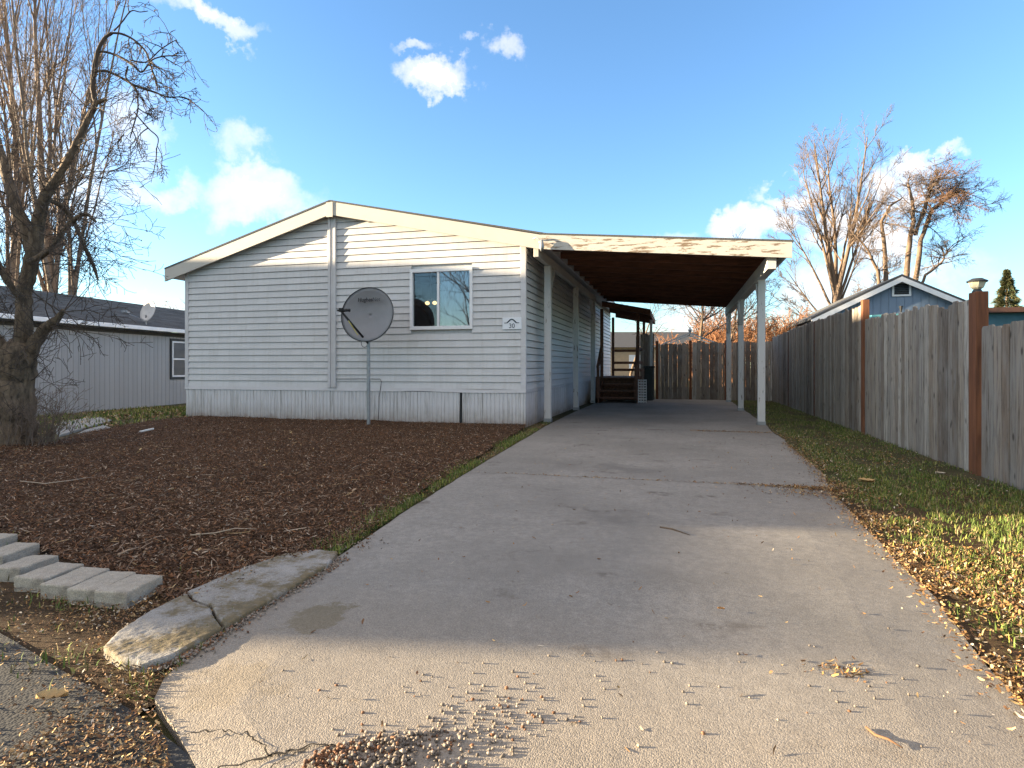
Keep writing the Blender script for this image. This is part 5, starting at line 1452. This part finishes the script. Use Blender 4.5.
# small trees behind the back fence
def small_tree(px, d, h, lean, seed, label, name='bare_tree', bark='bark_dark', tw='twig_dark', kids=(9, 9, 5)):
    rnd = random.Random(seed); T = Tree(); b = onD(px, 367, d); b.z = 0
    P = dict(levels=4, seg=[8, 7, 5, 4], wob=[.06, .10, .14, .18], grav=[.0, .0, -.01, -.02], rmin=.007, kids=[*kids, 0], ang=[(25, 60), (25, 60), (25, 65), (0, 0)], len=[(.45, .7), (.4, .6), (.4, .6), (0, 0)], woodlv=1)
    P['from'] = [.25, .2, .15, 0]
    grow(T, b, Vector((lean*CT, lean*ST, 1)), h, .11, 0, P, rnd)
    finish(T, name, b, label, 'tree', bark, tw)
small_tree(694, 27, 5.0, .10, 21, 'dark bare tree directly behind the back fence, the left of the pair')
small_tree(712, 29, 5.2, .45, 22, 'dark bare tree leaning right behind the back fence')
small_tree(630, 40, 5.0, .15, 24, 'thin bare tree seen between the porch posts', kids=(7, 6, 4))
small_tree(176, 34, 4.6, .1, 25, 'small tree peeking past the left corner of the mobile home', bark='bark_tan', tw='twig_tan')
# sunlit shrubs
def shrub(px, d, h, w, seed, label, n=26):
    rnd = random.Random(seed); T = Tree(); b = onD(px, 367, d); b.z = 0
    P = dict(levels=3, seg=[6, 5, 4], wob=[.07, .12, .16], grav=[.02, .01, 0], rmin=.010, kids=[10, 7, 0], ang=[(15, 45), (20, 55), (0, 0)], len=[(.35, .6), (.35, .6), (0, 0)], woodlv=0)
    P['from'] = [.25, .2, 0]
    for i in range(n):
        a = rnd.uniform(0, 6.283); q = w*math.sqrt(rnd.random())
        grow(T, b+Vector((q*math.cos(a), q*math.sin(a), 0)), Vector((.4*math.cos(a)*q/w, .4*math.sin(a)*q/w, 1)), h*rnd.uniform(.7, 1), .03, 0, P, rnd)
    finish(T, 'bare_shrub', b, label, 'shrub', 'bark_tan', 'twig_orange', 'sunlit orange shrubs behind the fences')
shrub(742, 31, 3.6, 1.6, 31, 'sunlit orange bare shrub behind the back fence between the carport posts', 30)
shrub(712, 33, 3.0, 1.4, 32, 'lower sunlit orange shrub behind the middle of the back fence', 20)
shrub(793, 33, 3.5, 1.8, 33, 'sunlit tan shrub above the long fence just right of the front carport post', 30)
shrub(826, 36, 3.2, 1.4, 34, 'sunlit tan shrub under the tall vase-shaped tree', 20)
# conifer
rnd = random.Random(40); d = 48; b = onD(1007, 367, d); b.z = 0; top = onD(1007, 268, d).z
cone = empty('conifer_tree', b, 0, 'dark green conifer with a pointed top at the right edge behind the lantern post', 'tree')
q = MB(); q.tube([b, b+Vector((0, 0, top-.5)), Vector((b.x, b.y, top))], [.2, .06, .015], 8); recentre(q.build('trunk', 'bark_dark'), cone)
V_, F_, MI = [], [], []
cnt = 0
for i in range(26000):
    t = rnd.random()**.75; z = top-.1-t*(top-1.2)
    rad = (.10+t*2.5)*(.80+.20*math.sin(z*9+rnd.gauss(0, .5)))
    a = rnd.uniform(0, 6.283); rr2 = rad*(.35+.65*rnd.random()**.5)*(1+.2*math.sin(a*5+z*3))
    c = Vector((b.x+rr2*math.cos(a), b.y+rr2*math.sin(a), z-rr2*.25))
    u = Vector((math.cos(a), math.sin(a), rnd.gauss(-.1, .35))).normalized()*rnd.uniform(.06, .16); w = Vector((rnd.gauss(0, 1), rnd.gauss(0, 1), rnd.gauss(0, 1))).normalized()*.022
    o = len(V_); V_ += [c-u-w*.6, c-u+w*.6, c+u+w, c+u-w]; F_.append((o, o+1, o+2, o+3)); MI.append(0 if rnd.random() < .65 else 1)
cr = npmesh('crown', np.array([tuple(v) for v in V_]), np.array(F_), ['needle', 'needle2'], np.array(MI)); recentre(cr, cone)
# street trees behind the viewer, mirrored in the window panes
small_tree_xy = [(-9.5, -7.0, 6.5, 51)]
for x, y, h, sd in small_tree_xy:
    rnd2 = random.Random(sd); T = Tree(); b = Vector((x, y, 0))
    P = dict(levels=4, seg=[8, 7, 5, 4], wob=[.06, .10, .14, .18], grav=[.0, .0, -.01, -.02], rmin=.006, kids=[10, 8, 4, 0], ang=[(25, 60), (25, 60), (25, 65), (0, 0)], len=[(.45, .7), (.4, .6), (.4, .6), (0, 0)], woodlv=1)
    P['from'] = [.25, .2, .15, 0]
    grow(T, b, Vector((0, 0, 1)), h, .14, 0, P, rnd2)
    finish(T, 'street_tree', b, 'bare street tree across the road mirrored in the window panes', 'tree', 'bark_dark', 'twig_dark')

# ================================================================ SKY, SUN, CAMERA
w = bpy.data.worlds.new('World'); sc.world = w; w.use_nodes = True; nt = w.node_tree; nt.nodes.clear()
out = N(nt, 'ShaderNodeOutputWorld'); bg = N(nt, 'ShaderNodeBackground'); L(nt, bg.outputs[0], out.inputs[0])
sky = N(nt, 'ShaderNodeTexSky'); sky.sky_type = 'NISHITA'; sky.sun_disc = False
sky.sun_elevation = SUN_EL; sky.sun_rotation = math.atan2(SUN.x, SUN.y); sky.altitude = 200
sky.air_density = 1.0; sky.dust_density = .5; sky.ozone_density = 1.8
tc = N(nt, 'ShaderNodeTexCoord'); nrm = N(nt, 'ShaderNodeVectorMath', operation='NORMALIZE'); L(nt, tc.outputs['Generated'], nrm.inputs[0])
dv = nrm.outputs[0]
# domain warp
nz = N(nt, 'ShaderNodeTexNoise'); nz.inputs['Scale'].default_value = 9; nz.inputs['Detail'].default_value = 7; nz.inputs['Roughness'].default_value = .62; L(nt, dv, nz.inputs['Vector'])
sb = N(nt, 'ShaderNodeVectorMath', operation='SUBTRACT'); L(nt, nz.outputs['Color'], sb.inputs[0]); sb.inputs[1].default_value = (.5, .5, .5)
scl = N(nt, 'ShaderNodeVectorMath', operation='SCALE'); L(nt, sb.outputs[0], scl.inputs[0]); scl.inputs['Scale'].default_value = .19
ad = N(nt, 'ShaderNodeVectorMath', operation='ADD'); L(nt, dv, ad.inputs[0]); L(nt, scl.outputs[0], ad.inputs[1])
wd_ = ad.outputs[0]
clouds = [(428, 76, 34, 15, .9), (408, 42, 22, 7, .5), (496, 55, 20, 12, .55), (462, 46, 9, 7, .4), (252, 196, 66, 28, .85), (238, 146, 28, 18, .55), (150, 178, 44, 16, .6), (112, 120, 30, 40, .6), (196, 4, 60, 14, .8), (150, 298, 36, 16, .8), (40, 190, 60, 60, .7), (20, 90, 50, 40, .5),
          (775, 190, 36, 12, .9), (905, 176, 34, 12, .9), (745, 222, 40, 16, 1.0), (850, 225, 60, 30, 1.0), (880, 270, 80, 26, .6), (820, 292, 50, 30, .7), (1018, 200, 12, 14, .5), (655, 232, 34, 10, .5), (690, 325, 70, 26, .8), (1090, 240, 50, 30, .8), (-90, 200, 70, 50, .9)]
acc = None
for (px, py, rx, ry, amp) in clouds:
    a, b_, v = ray(px+13, py+5); c = Vector((a, b_, v)); ln_ = c.length; c.normalize()
    h = Vector((c.y, -c.x, 0)).normalized(); up = h.cross(c)
    sx_ = rx/F/ln_*1.15; sy_ = ry/F/ln_*1.25
    s1_ = N(nt, 'ShaderNodeVectorMath', operation='SUBTRACT'); L(nt, wd_, s1_.inputs[0]); s1_.inputs[1].default_value = c
    def dt(vec, s):
        q = N(nt, 'ShaderNodeVectorMath', operation='DOT_PRODUCT'); L(nt, s1_.outputs[0], q.inputs[0]); q.inputs[1].default_value = vec/s
        return math_(nt, 'POWER', math_(nt, 'ABSOLUTE', q.outputs['Value']), 2.0)
    r2 = math_(nt, 'ADD', math_(nt, 'ADD', dt(h, sx_), dt(up, sy_)), dt(c, .3))
    m_ = math_(nt, 'MULTIPLY', math_(nt, 'MAXIMUM', math_(nt, 'SUBTRACT', 1.15, r2), 0.0), amp)
    acc = m_ if acc is None else math_(nt, 'MAXIMUM', acc, m_)
# unseen cloud added overhead and behind the viewer to neutralise blue fill light
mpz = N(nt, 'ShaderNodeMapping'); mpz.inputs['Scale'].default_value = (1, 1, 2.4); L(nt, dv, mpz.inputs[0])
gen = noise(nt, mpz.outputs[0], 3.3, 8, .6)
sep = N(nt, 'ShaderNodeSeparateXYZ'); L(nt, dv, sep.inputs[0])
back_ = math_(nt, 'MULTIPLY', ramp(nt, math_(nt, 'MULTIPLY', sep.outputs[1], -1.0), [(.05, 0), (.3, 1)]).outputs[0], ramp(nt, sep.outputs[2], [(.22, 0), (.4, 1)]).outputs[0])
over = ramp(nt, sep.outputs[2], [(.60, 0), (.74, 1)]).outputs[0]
fill_veil = math_(nt, 'MULTIPLY', math_(nt, 'MAXIMUM', back_, over), ramp(nt, gen, [(.30, .35), (.6, .95)]).outputs[0])
fine = noise(nt, dv, 26, 7, .65)
den = math_(nt, 'MULTIPLY', acc, math_(nt, 'ADD', math_(nt, 'MULTIPLY', fine, 1.5), .28))
dr_ = ramp(nt, den, [(.06, 0), (.85, .6), (1.7, .93)]); dr_.color_ramp.interpolation = 'EASE'
SKYK = N(nt, 'ShaderNodeMix', data_type='RGBA', blend_type='MULTIPLY'); SKYK.inputs[0].default_value = 1.0
L(nt, sky.outputs[0], SKYK.inputs[6]); SKYK.inputs[7].default_value = (.68, .87, 1.08, 1)
cm = mix(nt, fill_veil, mix(nt, dr_.outputs[0], SKYK.outputs[2], (2.8, 2.75, 2.8)), (3.1, 2.72, 2.42))
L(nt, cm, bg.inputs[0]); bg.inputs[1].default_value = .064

sl = bpy.data.lights.new('sun', 'SUN'); sl.energy = 4.5; sl.angle = R(.45); sl.color = (1.0, .80, .53)
so = bpy.data.objects.new('sun', sl); COL.objects.link(so); so.rotation_euler = SUN.to_track_quat('Z', 'Y').to_euler(); so.location = (-20, -5, 15)

cam = bpy.data.cameras.new('camera'); co = bpy.data.objects.new('camera', cam); COL.objects.link(co)
co.location = (0, 0, CAMH); co.rotation_euler = (math.pi/2, 0, TH)
cam.sensor_width = 36; cam.lens = F/1024*36; cam.shift_y = -(384-HOR)/1024; cam.clip_end = 2000; cam.clip_start = .05
sc.camera = co
sc.view_settings.view_transform = 'Standard'; sc.view_settings.look = 'None'; sc.view_settings.gamma = 1; sc.view_settings.exposure = 2.88
sc.render.resolution_x = 1024; sc.render.resolution_y = 768
